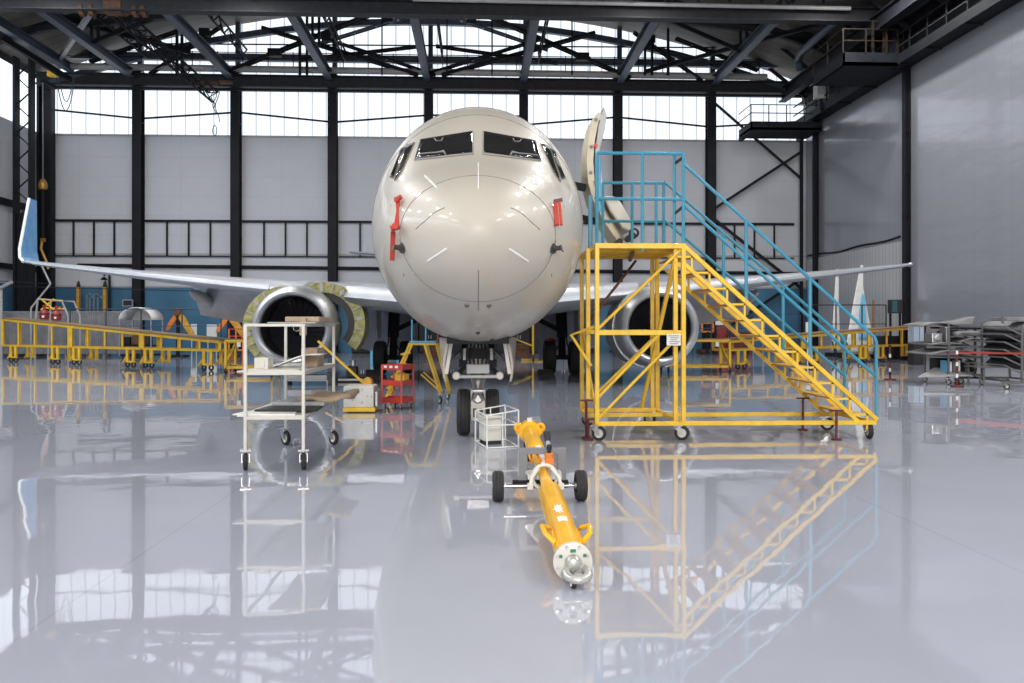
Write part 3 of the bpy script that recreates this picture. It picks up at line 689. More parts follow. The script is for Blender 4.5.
# nose undercarriage
ng = MB(); Yg = YN + 4.0
ng.tube((0, Yg + .05, 1.75), (0, Yg, .45), .085, 14); ng.tube((0, Yg + .03, 1.75), (0, Yg, .92), .13, 16); ng.tube((0, Yg + .02, .98), (0, Yg, .9), .16, 16)
ng.box((0, Yg - .06, .46), (.215, .24, .46)); ng.tube((-.3, Yg, .345), (.3, Yg, .345), .05, 12)
NG = ng.build('nose_gear_leg', 'white', plane, True, bevel=.01)
for s_ in (-1, 1):
    tyre((s_ * .215, Yg, .345), (1, 0, 0), .345, .2, hole=.6).build('tyre', 'rubber', NG, True)
    MB().lathe((s_ * .215, Yg, .345), (1, 0, 0), [(.001, -.06), (.1, -.06), (.16, -.02), (.21, -.08), (.215, 0), (.21, .08), (.16, .02), (.1, .06), (.001, .06)], 22).build('wheel_hub', 'white', NG, True)
MB().lathe((0, Yg - .19, .56), (0, 1, 0), [(.001, -.02), (.055, -.02), (.075, 0), (.075, .05)], 18).build('tow_fitting', 'steel', NG, True)
for sx in (-.048, .048): MB().box((sx, Yg - .185, .35), (.05, .02, .13)).build('tow_slot', 'ink', NG)
tl = MB()
for s_ in (-1, 1):
    tl.bar((s_ * .09, Yg - .1, .92), (s_ * .03, Yg - .34, .68), .05, .06); tl.bar((s_ * .09, Yg - .1, .5), (s_ * .03, Yg - .34, .68), .05, .06)
tl.tube((-.07, Yg - .34, .68), (.07, Yg - .34, .68), .03, 10)
tl.build('torque_link', 'steel', NG)
MB().box((0, Yg - .17, 1.0), (.34, .18, .14)).box((0, Yg - .17, .885), (.62, .16, .05)).build('steering_unit', 'greypaint', NG, bevel=.012)
for s_ in (-1, 1):
    MB().lathe((s_ * .32, Yg - .2, .90), (0, 1, 0), [(.001, -.06), (.05, -.06), (.065, -.03), (.055, .03), (.02, .09), (.001, .09)], 16).build('taxi_light', 'white', NG, True)
    MB().tube((s_ * .2, Yg - .1, 1.36), (s_ * .2, Yg - .12, .98), .045, 10).tube((s_ * .2, Yg - .12, 1.02), (s_ * .3, Yg - .14, .92), .03, 8).box((s_ * .23, Yg - .1, 1.08), (.1, .14, .12)).build('steering_actuator', 'steeldark', NG)
    MB().tube((s_ * .2, Yg - .2, 1.3), (s_ * .2, Yg - .2, 1.13), .025, 10).build('hose_fitting', 'white', NG)
hs = MB()
for k in range(7):
    x = -.12 + k * .04; hs.path([(x, Yg - .12, 1.5), (x * 1.4, Yg - .17 - .02 * (k % 3), 1.3), (x * 1.7, Yg - .18, 1.15), (x * 1.1, Yg - .13, 1.0)], .014, 6)
hs.box((0, Yg - .02, 1.22), (.3, .2, .16)).build('hydraulic_hoses', 'black', NG)
MB().bar((0, Yg + .1, 1.15), (0, Yg + 1.1, 1.55), .12, .1).tube((-.1, Yg + .2, 1.2), (-.1, Yg + 1.1, 1.5), .03, 8).build('drag_brace', 'steeldark', NG)
MB().bx(-.44, .44, Yg - .75, Yg + 1.3, 1.38, 1.52).build('gear_bay', 'black', plane)
for s_ in (-1, 1):
    d = MB(); rws = []
    for j in range(7):
        v = j / 6; z = 1.45 - .62 * v - .06 * math.sin(v * PI)
        p0 = V((s_ * (.40 + .06 * v + .05 * math.sin(v * PI)), Yg - .70 + .12 * v, z)); p1 = V((s_ * (.60 - .08 * v), Yg + .75 - .45 * v, z))
        rws.append([p0.lerp(p1, i / 6) for i in range(7)])
    g = d.grid(rws).build('nose_gear_door', 'primer', plane, True, solid=.03)
    MB().bar((s_ * .37, Yg - .66, 1.46), (s_ * .45, Yg - .6, .95), .05, .04).build('door_rib', 'white', g)
    MB().bar((s_ * .46, Yg - .45, 1.05), (s_ * .16, Yg - .05, 1.35), .03).build('door_link', 'steel', g)

# main undercarriage
for s_ in (-1, 1):
    X = s_ * 2.86; Ym = YN + 19.5
    m_ = MB().tube((X, Ym, .56), (X - s_ * .06, Ym, 2.6), .13, 14).tube((X, Ym, 1.25), (X - s_ * .06, Ym, 2.6), .19, 16).tube((X - .42, Ym, .565), (X + .42, Ym, .565), .08, 12).bar((X - s_ * .1, Ym, 1.5), (X - s_ * 1.5, Ym + .2, 2.2), .16).bar((X, Ym - .1, 1.3), (X, Ym - .4, .95), .1).bar((X, Ym - .4, .95), (X, Ym - .1, .6), .1)
    g = m_.build('main_gear_leg', 'steeldark', plane, True)
    for o in (-.43, .43):
        tyre((X + o, Ym, .565), (1, 0, 0), .565, .4, hole=.55).build('tyre', 'rubber', g, True)
        MB().lathe((X + o, Ym, .565), (1, 0, 0), [(.001, -.1), (.15, -.12), (.28, -.05), (.31, -.17), (.315, 0), (.31, .17), (.28, .05), (.15, .12), (.001, .1)], 22).build('wheel_hub', 'steeldark', g, True)
    MB().box((X + s_ * .5, Ym + .1, 1.75), (.05, 1.1, 1.1)).build('gear_door', 'greypaint', g, bevel=.02)
    MB().path([(X - .1, Ym - .15, 1.4), (X - .15, Ym - .3, 1.0), (X - .25, Ym - .2, .75)], .025, 6).path([(X + .1, Ym - .15, 1.4), (X + .15, Ym - .3, 1.0), (X + .25, Ym - .2, .75)], .025, 6).build('brake_hose', 'black', g)

# wings
def airfoil(t=.12, n=12):
    up, lo = [], []
    for i in range(n + 1):
        x = .5 * (1 - math.cos(PI * i / n)); y = 5 * t * (.2969 * math.sqrt(x) - .126 * x - .3516 * x * x + .2843 * x**3 - .1036 * x**4)
        up.append((x, y + .02 * math.sin(PI * x))); lo.append((x, -y * .8 + .015 * math.sin(PI * x)))
    return up[::-1] + lo[1:-1]
AF = airfoil()
def wsec(x, yLE, ch, z, t, inc=.02): return [V((x, yLE + a * ch, z + b * ch * (t / .12) - a * ch * inc)) for a, b in AF]
LE0, TIPX = YN + 13.5, 17.1
def le(x): return LE0 + (abs(x) - 1.88) * (YN + 23.3 - LE0) / (TIPX - 1.88)
def wz(x): u = (abs(x) - 1.88) / (TIPX - 1.88); return 2.28 + 1.55 * u + .22 * u * u
def chord(x): x = abs(x); return 7.6 - (x - 1.88) * (7.6 - 4.9) / (5.8 - 1.88) if x < 5.8 else 4.9 - (x - 5.8) * (4.9 - 1.55) / (TIPX - 5.8)
WINGS = {}
for s_ in (-1, 1):
    rr = []
    for x in (0.6, 1.88, 3.2, 4.5, 5.8, 8, 10.5, 13, 15.2, 16.6, TIPX):
        xx = max(x, 1.88); rr.append(wsec(s_ * x, le(xx), chord(xx), wz(xx), .135 - .04 * xx / TIPX))
    wg = MB().loft(rr).build('wing', 'wing', plane, True, angle=50); WINGS[s_] = wg
    # bright leading edge slat
    rr = []
    for x in (6.2, 8, 10.5, 13, 15.2, 16.6):
        c = chord(x); z = wz(x); tt = .135 - .04 * x / TIPX
        sec = [(a, b) for a, b in AF if a < .09]
        rr.append([V((s_ * x, le(x) - .06 + a * c, z + (b * (tt / .12)) * c * 1.08 - .03)) for a, b in sec])
    MB().loft(rr).build('slat', 'slat', wg, True, angle=50)
    rr = []
    for x in (1.95, 2.8, 3.7):
        c = chord(x); tt = .135; sec = [(a, b) for a, b in AF if a < .07]
        rr.append([V((s_ * x, le(x) - .08 + a * c, wz(x) + (b * (tt / .12)) * c * 1.05 - .03)) for a, b in sec])
    MB().loft(rr).build('krueger_flap', 'slat', wg, True, angle=50)
    # drooped flaps
    for xa, xb, dr in ((6.3, 10.4, 1.25), (2.2, 4.3, 1.3)):
        rr = []
        for x in (xa, (xa + xb) / 2, xb):
            c = chord(x); y0 = le(x) + c * .86; z0 = wz(x) - .12; fc = c * .24 + .5
            rr.append([V((s_ * x, y0 + a * fc * .66 - b * fc * .5, z0 - a * dr * fc / 1.6 + b * fc * .5)) for a, b in AF])
        MB().loft(rr).build('flap', 'wing', wg, True, angle=50)
    for x in (6.6, 9.9):
        c = chord(x); yy_ = le(x) + c * .45; z = wz(x) - .22
        MB().lathe((s_ * x, yy_, z - .1), (0, 1, -.16), [(.01, 0), (.12, .25), (.2, .8), (.22, 1.6), (.2, 2.4), (.12, 3.2), (.01, 3.9)], 16).build('flap_track_fairing', 'wing', wg, True)
# winglet with blue film on the viewer's left wing
rr = []; x0 = -TIPX
for k in range(9):
    u = k / 8
    ang = min(1, u / .25) * math.radians(83); h = 2.45 * max(0, u - .1) / .9
    xx = x0 - .22 * math.sin(min(u, .25) / .25 * PI / 2) - .10 * u - .05
    zz_ = wz(TIPX) + .10 + h; yl = le(TIPX) + .05 + 1.05 * u; c = 1.45 * (1 - u) + .55 * u
    if u == 0: rr.append(wsec(x0, le(TIPX), 1.5, wz(TIPX), .095)); continue
    nx, nz = math.sin(ang), -math.cos(ang)
    rr.append([V((xx - nx * b * c, yl + a * c, zz_ + b * c * math.cos(ang))) for a, b in AF])
wl = MB().loft(rr).build('winglet', 'bluefilm', WINGS[-1], True, angle=50)
# pale leading edge of the winglet
MB().path([V((sum(p.x for p in r) / len(r), min(p.y for p in r), sum(p.z for p in r) / len(r))) for r in rr], .055, 8).build('winglet_edge', 'strip', WINGS[-1], True)
MB().tube((TIPX - .05, le(TIPX) + .1, wz(TIPX) + .02), (TIPX + .25, le(TIPX) + .7, wz(TIPX) + .02), .07, 8).build('wing_tip_stub', 'alu', WINGS[1], True)

# engines
for s_ in (-1, 1):
    X, Ye, Ze = s_ * 4.97, 22.1, 1.58
    prof = [(.86, .75), (.845, .35), (.855, .14), (.90, .04), (.96, 0), (1.03, .05), (1.09, .18), (1.14, .4), (1.165, .65), (1.17, .82), (1.1, .83), (.9, .8), (.86, .75)]
    cen = V((X, Ye, Ze)); ax = V((0, 1, 0))
    e = MB().lathe(cen, ax, prof, 48, sq=.95).build('engine_inlet', 'alu', plane, True, angle=60)
    MB().lathe(cen, ax, [(.853, .14), (.842, .35), (.85, .75), (.86, .95), (.80, 1.2), (.15, 1.22), (.001, 1.22)], 40, sq=.95).build('inlet_duct', 'darkduct', e, True)
    fb = MB()
    for k in range(24):
        a0 = 2 * PI * k / 24; rws = []
        for j in range(5):
            rd = .24 + (.82 - .24) * j / 4; tw = .25 + .55 * j / 4; da = .10 / rd
            rws.append([cen + V((rd * math.cos(a0 + da * q), .92 + .09 * q * (1 - .3 * j / 4) / 1 * math.cos(tw), rd * math.sin(a0 + da * q) * 1.0)) for q in (-1, 0, 1)])
        fb.grid(rws)
    fb.build('fan_blades', 'steeldark', e, True)
    MB().lathe(cen, ax, [(.001, .55), (.06, .58), (.14, .68), (.21, .82), (.25, .98)], 24).build('spinner', 'darkduct', e, True)
    MB().torus(cen + V((0, .62, 0)), ax, .085, .014, 20, 6).build('spinner_mark', 'strip', e, True)
    # core and aft nacelle
    MB().lathe(cen, ax, [(.95, .8), (.93, 1.5), (.9, 2.5), (.85, 2.9), (.6, 3.6), (.45, 4.3), (.05, 4.9)], 36).build('engine_core', 'darkduct', e, True)
    MB().loft([[V((X + dx * .23, Ye + y, z)) for dx, z in ((-1, z0), (1, z0), (.8, z1), (-.8, z1))] for y, z0, z1 in ((.55, Ze + 1.0, Ze + 1.13), (1.3, Ze + 1.0, Ze + 1.33), (2.2, Ze + .8, Ze + 1.36), (4.4, Ze + .6, Ze + 1.2))]).build('pylon', 'wing', plane, True, bevel=.03)
    if s_ > 0:
        for q in (-1, 1):
            pass
    for q in (-1, 1):
        R1, R0, Lc = 1.15, .86, 1.5
        opened = (s_ == -1)
        tilt = math.radians(40 if q == 1 else 22) if opened else math.radians(3)
        hinge = V((X + q * .18, 0, Ze + 1.0)); rot = Matrix.Rotation(-q * tilt, 3, 'Y')
        def shell(Ra, Rb, ya, yb, n=16, a1=-80):
            rws = []
            for yv in (ya, yb):
                for R_ in ((Ra, Rb) if yv == ya else (Rb, Ra)):
                    row = []
                    for i in range(n + 1):
                        th = math.radians(82 + (a1 - 82) * i / n); p = V((X + q * R_ * math.cos(th), 0, Ze + R_ * math.sin(th)))
                        p = hinge + rot @ (p - hinge); row.append(V((p.x, yv, p.z)))
                    rws.append(row)
            rws.append(rws[0]); return rws
        if opened:
            rws = shell(R0, R1, Ye + .86, Ye + 1.75)
            cd = MB().grid(rws).build('fan_cowl_door', 'greenprimer', e, True, angle=30)
            rv = shell(.66, .86, Ye + .95, Ye + 2.4)
            MB().grid(rv).build('reverser_door', 'black', e, True, angle=30)
            for i in range(9):
                rb = MB()
                th = math.radians(70 - 17 * i)
                ps = []
                for R_ in (R0 + .01, R1 - .02):
                    p = V((X + q * R_ * math.cos(th), 0, Ze + R_ * math.sin(th))); p = hinge + rot @ (p - hinge); ps.append(V((p.x, Ye + .85, p.z)))
                rb.bar(ps[0], ps[1], .05 + .03 * (i % 2), .03)
                if i % 3 == 0: rb.box((ps[0] + ps[1]) / 2, (.13, .04, .11))
                rb.build('cowl_rib', 'pipe', e)
        else:
            MB().grid(shell(1.02, 1.145, Ye + .84, Ye + 2.2)).build('fan_cowl_door', 'alu', e, True, angle=30)

# tail
def tsec(x, y, c, z, vert=False):
    return [V((x + (b * c * .9 if vert else 0), y + a * c, z + (0 if vert else b * c * .8))) for a, b in AF]
for s_ in (-1, 1):
    MB().loft([tsec(s_ * .3, YN + 33.4, 4.0, 4.9), tsec(s_ * 7.15, YN + 37.6, 1.4, 5.75)]).build('tailplane', 'wing', plane, True, angle=50)
MB().loft([tsec(0, YN + 29.2, 8.0, 5.3, True), tsec(0, YN + 32.2, 5.4, 6.6, True), tsec(0, YN + 36.6, 2.2, 12.0, True)]).build('tail_fin', 'white', plane, True, angle=50)

# open cabin door beside the stairs
prof = [(598.5, 112), (592.5, 119), (588.5, 138), (586.5, 160), (588, 182), (593, 200), (602, 218), (611, 232), (619, 243)]
Yd = 13.75
arc = [at(px, py, Yd) for px, py in prof]
rws = []
for k, (yv) in enumerate((Yd - .02, Yd + .82)):
    rws.append([V((p.x, yv, p.z)) for p in arc])
def norm2(i):
    a, b = arc[max(i - 1, 0)], arc[min(i + 1, len(arc) - 1)]; t_ = (b - a).normalized(); return V((-t_.z, 0, t_.x))
TH = .11
inner = [p + (norm2(i) * TH if norm2(i).x > 0 else -norm2(i) * TH) for i, p in enumerate(arc)]
CD = MB().loft([[V((p.x, Yd - .02, p.z)), V((p.x, Yd + .82, p.z)), V((i_.x, Yd + .82, i_.z)), V((i_.x, Yd - .02, i_.z))] for p, i_ in zip(arc, inner)]).build('cabin_door', mat('door_cream', (.62, .57, .44), .5), plane, True, angle=30)
# grey upper lining panel and lower lining
inn = [p + V((.02, 0, 0)) for p in inner]
pl = [at(603.8, 106.5, Yd), at(606.5, 116, Yd), at(604.5, 130, Yd), at(600, 148, Yd), at(596.5, 168, Yd), at(594.5, 170, Yd), at(595, 150, Yd), at(598.5, 125, Yd)]
MB().prism([V((p.x, Yd - .035, p.z)) for p in pl], (0, .8, 0)).build('upper_lining', 'greypaint', CD, bevel=.01)
pl = [at(597, 160, Yd), at(602, 172, Yd), at(603, 186, Yd), at(605, 194, Yd), at(600, 200, Yd), at(597, 190, Yd), at(595.5, 172, Yd)]
MB().prism([V((p.x, Yd + .05, p.z)) for p in pl], (0, .6, 0)).build('slide_cover', 'white', CD, bevel=.02)
pl = [at(603, 196, Yd), at(614, 196.5, Yd), at(621, 203, Yd), at(634, 228, Yd), at(629, 232, Yd), at(622, 228, Yd), at(610, 212, Yd)]
MB().prism([V((p.x, Yd - .05, p.z)) for p in pl], (0, .8, 0)).build('slide_pack', 'white', CD, bevel=.03)
MB().tube(at(633, 236, Yd - .1), at(633, 236, Yd) + V((0, .5, 0)), .06, 14).tube(at(620, 241, Yd - .1), at(620, 241, Yd) + V((0, .5, 0)), .05, 12).torus(at(634, 233, Yd - .1), (0, 1, .2), .07, .02, 18, 6).build('girt_bar', 'black', CD)
for i, t_ in enumerate((.12, .3, .45, .62, .8)):
    k = t_ * (len(arc) - 1); i0 = int(k); f_ = k - i0; p = arc[i0].lerp(arc[i0 + 1], f_) * .5 + inner[i0].lerp(inner[i0 + 1], f_) * .5
    MB().disc(V((p.x, Yd - .025, p.z)), (0, 1, 0), .03, .02, 12).build('hinge_hole', 'seam', CD)
dt = MB()
for i in range(4, len(arc) - 1):
    p = inner[i].lerp(arc[i], .12); q2 = inner[i + 1].lerp(arc[i + 1], .12); dt.bar(V((p.x, Yd - .03, p.z)), V((q2.x, Yd - .03, q2.z)), .03, .02)
dt.build('door_seal', 'seam', CD)
MB().disc(at(595.5, 145.5, Yd - .05), (0, 1, 0), .035, .02, 14).build('warning_dot', 'red', CD)
MB().bar((arc[4].x - .25, Yd + .3, arc[4].z), (arc[4].x, Yd + .3, arc[4].z - .05), .1, .12).build('door_hinge', 'steeldark', CD)
MB().bar((arc[6].x - .4, Yd + .5, arc[6].z + .1), (arc[6].x, Yd + .5, arc[6].z), .08, .1).build('door_hinge', 'steeldark', CD)

# pitot covers: things hung on the nose
q0, q1, q2 = onfus(400.5, 202, .05), onfus(401.5, 228, .06), onfus(397.5, 232, .05); q3 = onfus(397, 259, .06)
t = thing('pitot_cover', 'double red pitot cover with long red streamer on the left side of the nose', 'pitot cover', tuple(q0), 'red pitot covers')
MB().path([q0 + V((-.03, 0, 0)), q0, q0 + V((.05, -.02, .03))], .03, 8).tube(q0, q0 - V((0, .12, .02)), .025, 8).build('cover', 'redcloth', t, True)
MB().tube(q1, q1 - V((0, .14, 0)), .035, 10).tube(q1 + V((-.06, 0, -.02)), q1 + V((.03, 0, .02)), .035, 8).build('lower_cover', 'redcloth', t, True)
MB().bar(q0, q1 + V((.02, 0, 0)), .03, .012).bar(q0 + V((.03, 0, 0)), q1 + V((-.02, 0, 0)), .025, .012).build('strap', 'redcloth', t)
MB().bar(q2, q3, .055, .012).build('streamer', 'redcloth', t)
q0, q1 = onfus(553.5, 205, .05), onfus(554.5, 226, .05)
t = thing('pitot_cover', 'short red pitot cover on the right side of the nose, near the stairs', 'pitot cover', tuple(q0), 'red pitot covers')
MB().bar(q0 + V((-.02, 0, 0)), q1 + V((-.02, 0, 0)), .05, .03).bar(q0 + V((.025, 0, .02)), q1 + V((.03, 0, 0)), .03, .02).build('cover', 'redcloth', t)
MB().bar(q0 + V((-.04, -.01, .01)), q0 + V((.06, -.01, .03)), .035, .04).build('strap', 'darkred', t)
# ------------------------------------------------------------------ boarding stairs
SX0, SX1, SY0, SY1 = 1.69, 2.93, 11.6, 13.3
STY = 12.75                       # far side of the flight
ZT, ZB = 2.80, 0.24
bs = thing('boarding_stairs', 'tall yellow rolling boarding stairs with blue handrails beside the aircraft nose', 'stairs', (3.4, 12.4, 0))
B = 'boarding_stairs'
pw = .062
def part(mb, name, m, parent, **k): return mb.build(name, m, parent, **k)
# deck: frame, joists and plate
part(MB().bx(SX0, SX1, SY0, SY1, ZT - .012, ZT + .008), 'deck_plate', 'oldyellow', bs)
for yv, lb in ((SY0, 'f'), (SY1, 'b')): part(MB().bar((SX0 - .03, yv, ZT - .03), (SX1 + .03, yv, ZT - .03), .06, .075), 'deck_rail', 'yellow', bs, bevel=.006)
for xv in (SX0, SX1): part(MB().bar((xv, SY0, ZT - .035), (xv, SY1, ZT - .035), .06, .07), 'deck_rail', 'yellow', bs, bevel=.006)
for k in range(5):
    y = SY0 + (SY1 - SY0) * (k + 1) / 6; part(MB().bar((SX0, y, ZT - .06), (SX1, y, ZT - .06), .05, .07), 'deck_joist', 'yellow', bs)
part(MB().bar((SX0 + .55, SY0 + .2, ZT - .11), (SX0 + .75, SY1 - .2, ZT - .11), .05), 'deck_brace', 'rust', bs)
# legs
for x, y in ((SX0, SY0), (SX1, SY0), (SX0, SY1), (SX1, SY1), (SX1 - .1, SY0 + .06), (SX1 - .07, SY1 + .06), (SX0 - .06, SY0 + .5)):
    zb = ZB if x != SX0 - .06 else .55
    part(MB().bar((x, y, zb), (x, y, ZT - .02), pw), 'leg', 'yellow', bs, bevel=.006)
part(MB().bar((SX1 - .12, SY0 + .04, ZT - .25), (SX1 - .26, SY1, ZB + .05), .05), 'leg_stay', 'yellow', bs)
# base frame
for p, q in (((SX0, SY0, ZB), (5.72, SY0, ZB)), ((SX0, STY, ZB), (5.78, STY, ZB)), ((SX0, SY1, ZB + .02), (SX1, SY1, ZB + .02)), ((SX0, SY0, ZB), (SX0, SY1, ZB)), ((SX1, SY0, ZB), (SX1, SY1, ZB)), ((5.72, SY0, ZB), (5.72, STY, ZB))):
    part(MB().bar(p, q, .06, .062), 'base_rail', 'yellow', bs, bevel=.006)
# mid rail and diagonal braces
part(MB().bar((SX0, SY0, 1.535), (SX1, SY0, 1.535), .055, .07), 'mid_rail', 'yellow', bs, bevel=.006)
part(MB().bar((SX0, SY1, 1.535), (SX1, SY1, 1.535), .055, .07), 'mid_rail', 'yellow', bs, bevel=.006)
for p, q in (((SX1 - .03, SY0 + .03, ZT - .08), (SX0 + .03, SY0 + .03, 1.6)), ((SX1 - .35, SY0 + .03, 1.5), (SX0 + .03, SY0 + .03, .62)), ((SX1 - .12, SY0 + .05, 1.42), (SX0 + .02, SY0 + .05, ZB + .06)),
             ((SX1, SY1 - .02, 1.5), (SX0, SY1 - .02, .3)), ((SX0 + .01, SY0 + .1, .3), (SX0 + .01, SY1 - .1, 1.5))):
    part(MB().tube(p, q, .022, 8), 'cross_brace', 'yellow', bs)
part(MB().tube((SX0 + .03, SY1, 1.6), (SX1 - .35, SY1, ZT - .1), .022, 8), 'cross_brace', 'rust', bs)
part(MB().path([(SX0 - .03, SY0 + .05, 1.62), (SX0 - .34, SY0 + .25, 1.5), (SX0 - .05, SY0 + .25, 1.05)], .024, 8), 'bumper_arm', 'yellow', bs)
# flight
def zst(x, dz=0): return ZT - .02 + (x - SX1) * (.27 - ZT) / (5.78 - SX1) + dz
SLEN = 5.78 - SX1
for yv in (SY0, STY):
    sg = part(MB().bar((SX1, yv, zst(SX1)), (5.75, yv, zst(5.75)), .05, .062, up=(0, 0, 1)), 'stringer', 'yellow', bs, bevel=.006)
    part(MB().bar((SX1 + .02, yv, zst(SX1, -.27)), (5.48, yv, zst(5.48, -.27)), .045, .055), 'lower_rail', 'yellow', sg)
    nst = 11
    for k in range(nst):
        x = SX1 + .12 + (SLEN - .3) * k / (nst - 1); zt = zst(x, -.035)
        part(MB().bar((x, yv, zst(x, -.27) + .0), (x, yv, zt), .028).bar((x - .21, yv, zt - .02), (x + .012, yv, zt - .02), .028), 'step_bracket', 'yellow', sg)
for k in range(11):
    x = SX1 + .12 + (SLEN - .3) * k / 10; zt = zst(x, -.06)
    part(MB().box((x - .10, (SY0 + STY) / 2, zt), (.23, STY - SY0 - .04, .025)), 'step', 'oldyellow', bs)
# blue rails
r = .024
ZR, ZM = 4.09, 3.44
def rail(pts, name='handrail', rad=r): return part(MB().path(pts, rad, 8), name, 'blue', bs, smooth=True)
rail([(SX0, SY0, ZR), (SX1, SY0, ZR)], 'guard_rail'); rail([(SX0, SY0, ZM), (SX1, SY0, ZM)], 'guard_rail')
rail([(1.95, STY, 3.87), (SX1 - .02, STY, 3.87)], 'guard_rail'); rail([(1.95, STY, 3.27), (SX1 - .02, STY, 3.27)], 'guard_rail')
for x, y in ((SX0, SY0), ((SX0 + SX1) / 2 + .03, SY0), (SX1, SY0), (SX1 - .11, SY0 + .08), (1.95, STY), ((SX0 + SX1) / 2 + .1, STY), (SX1 - .14, STY), (SX1 - .02, STY)):
    part(MB().tube((x, y, ZT - .1), (x, y, ZR if y < 12 else 3.87), r, 8), 'rail_post', 'blue', bs, smooth=True)
part(MB().bx(SX0 - .02, SX0 + .06, SY0 + .01, SY0 + .06, 3.25, 4.0), 'gate_plate', 'blue', bs, bevel=.01)
part(MB().bx(SX0 - .03, SX0 + .03, SY0 + .65, SY0 + .72, 2.75, 3.6), 'gate_plate', 'blue', bs, bevel=.01)
part(MB().path([(SX1 - .11, SY0 + .08, 3.96), (SX1, SY0, 4.04)], .022, 6).path([(SX1 - .11, SY0 + .08, 3.24), (SX1, SY0, 3.34)], .022, 6), 'gate_latch', 'black', bs)
# stair handrails
xe = 5.74
zn = lambda x, z0, z1, a=SX1: z0 + (x - a) * (z1 - z0) / (xe - a)
rail([(SX1, SY0, 3.95), (xe - .02, SY0, 1.46), (xe, SY0, 1.40), (xe, SY0, .28)])
rail([(SX1, SY0, 3.36), (xe, SY0, .9)], 'mid_handrail')
rail([(SX1 - .02, STY, 3.9), (xe + .02, STY, 1.46), (xe + .06, STY, 1.38), (xe + .06, STY, .3)])
rail([(SX1 - .02, STY, 3.3), (xe + .05, STY, .85)], 'mid_handrail')
for x in (SX1 + .91, SX1 + 1.84): part(MB().tube((x, SY0, zst(x)), (x, SY0, zn(x, 3.95, 1.46)), r * 1.1, 8), 'rail_post', 'blue', bs, smooth=True)
for x in (SX1 + .93, SX1 + 1.88): part(MB().tube((x, STY, zst(x)), (x, STY, zn(x, 3.9, 1.46)), r * 1.1, 8), 'rail_post', 'blue', bs, smooth=True)
# castors
for x, y, yw in ((SX0 + .03, SY0, 1.15), (SX1 - .02, SY0, 1.2), (SX1 - .1, SY1 + .1, .9), (SX0 + .1, SY1, 1.1), (5.45, STY - .15, 1.3)): castor(bs, (x, y, 0), .105, yw, ZB - .02, .05)
castor(bs, (5.66, SY0 + .05, 0), .115, -.15, ZB - .02, .07)
# screw jacks
for x, y, z0, z1 in ((5.08, STY - .12, .02, .5), (5.12, SY0 - .08, .02, .42), (SX0 - .12, SY0 + .25, .02, .55), (SX0 - .12, SY0 + .05, .02, .3)):
    j = part(MB().tube((x, y, z0), (x, y, z1), .02, 8), 'screw_jack', 'darkred', bs)
    part(MB().disc((x, y, .012), (0, 0, 1), .075, .024, 14), 'foot', 'darkred', j); part(MB().bar((x - .1, y, z1), (x + .1, y, z1), .025), 'tee_handle', 'darkred', j)
# weight notice
sn = part(MB().box((SX1 - .15, SY0 - .045, 1.435), (.2, .008, .165)), 'notice_plate', 'paper', bs)
mb = MB()
for k in range(5): mb.box((SX1 - .15 + (.01 if k % 2 else 0), SY0 - .051, 1.49 - k * .028), (.15 - .03 * (k % 3), .004, .008))
part(mb, 'notice_text', 'ink', sn)

# ------------------------------------------------------------------ two-shelf parts cart
c0, c1 = gnd(245, 469), gnd(304, 469)
KX0, KX1, KY0 = -2.70, -2.02, 9.4
KX0, KX1 = xat(245.5, KY0), xat(303.5, KY0); KY1 = 11.35
kt = thing('shelf_cart', 'cream painted steel shelf cart on castors in front of the left engine', 'cart', ((KX0 + KX1) / 2, (KY0 + KY1) / 2, 0))
kw = .036
ZTOP, ZMID, ZLOW = 1.64, 1.09, .585
for x in (KX0, KX1):
    for y in (KY0, KY1):
        part(MB().bar((x, y, .22), (x, y, ZTOP), kw), 'post', 'white', kt, bevel=.004); castor(kt, (x, y, 0), .098, .25 if y < 10 else .75, .23, .05)
for z in (ZTOP, ZMID, ZLOW):
    for p, q in (((KX0, KY0, z), (KX1, KY0, z)), ((KX0, KY1, z), (KX1, KY1, z)), ((KX0, KY0, z), (KX0, KY1, z)), ((KX1, KY0, z), (KX1, KY1, z))):
        if z == ZTOP and p[1] == KY0 and q[1] == KY1 and p[0] == KX0: pass
        part(MB().bar(p, q, kw * .9), 'frame_rail', 'white', kt, bevel=.004)
part(MB().bx(KX0 - .10, KX1 + .02, KY0 + .01, KY1, ZMID + .015, ZMID + .03), 'shelf', 'white', kt)
part(MB().bx(KX0 - .10, KX1 + .02, KY0 + .01, KY1, ZLOW + .015, ZLOW + .03), 'shelf', 'white', kt)
# things lying on the cart
def slab(pts, z, t, rz=0): return MB().prism([V((x, y, z)) for x, y in pts], (0, 0, t))
kxm = (KX0 + KX1) / 2
one(slab([(KX0 + .18, KY0 + .25), (KX1 + .1, KY0 + .2), (KX1 + .12, KY1 - .2), (KX0 + .25, KY1 - .4)], ZTOP + .022, .014), 'panel_sheet', 'greypaint', 'thin grey panel lying across the top rails of the cream cart', 'panel')
one(MB().bx(KX1 - .28, KX1 + .12, KY0 + .3, KY0 + 1.2, ZTOP + .038, ZTOP + .10).bx(KX1 - .1, KX1 - .02, KY0 + .24, KY0 + .3, ZTOP - .12, ZTOP + .09), 'paper_bundle', 'card', 'flat bundle wrapped in brown paper on the top of the cream cart', 'bundle', bevel=.012)
one(MB().bx(KX1 - .62, KX1 - .46, KY0 + .25, KY0 + .5, ZMID + .03, ZMID + .17).bx(KX1 - .60, KX1 - .50, KY0 + .24, KY0 + .25, ZMID + .05, ZMID + .14), 'box', 'white', 'small cream box at the left on the middle shelf of the cream cart', 'box', bevel=.01)
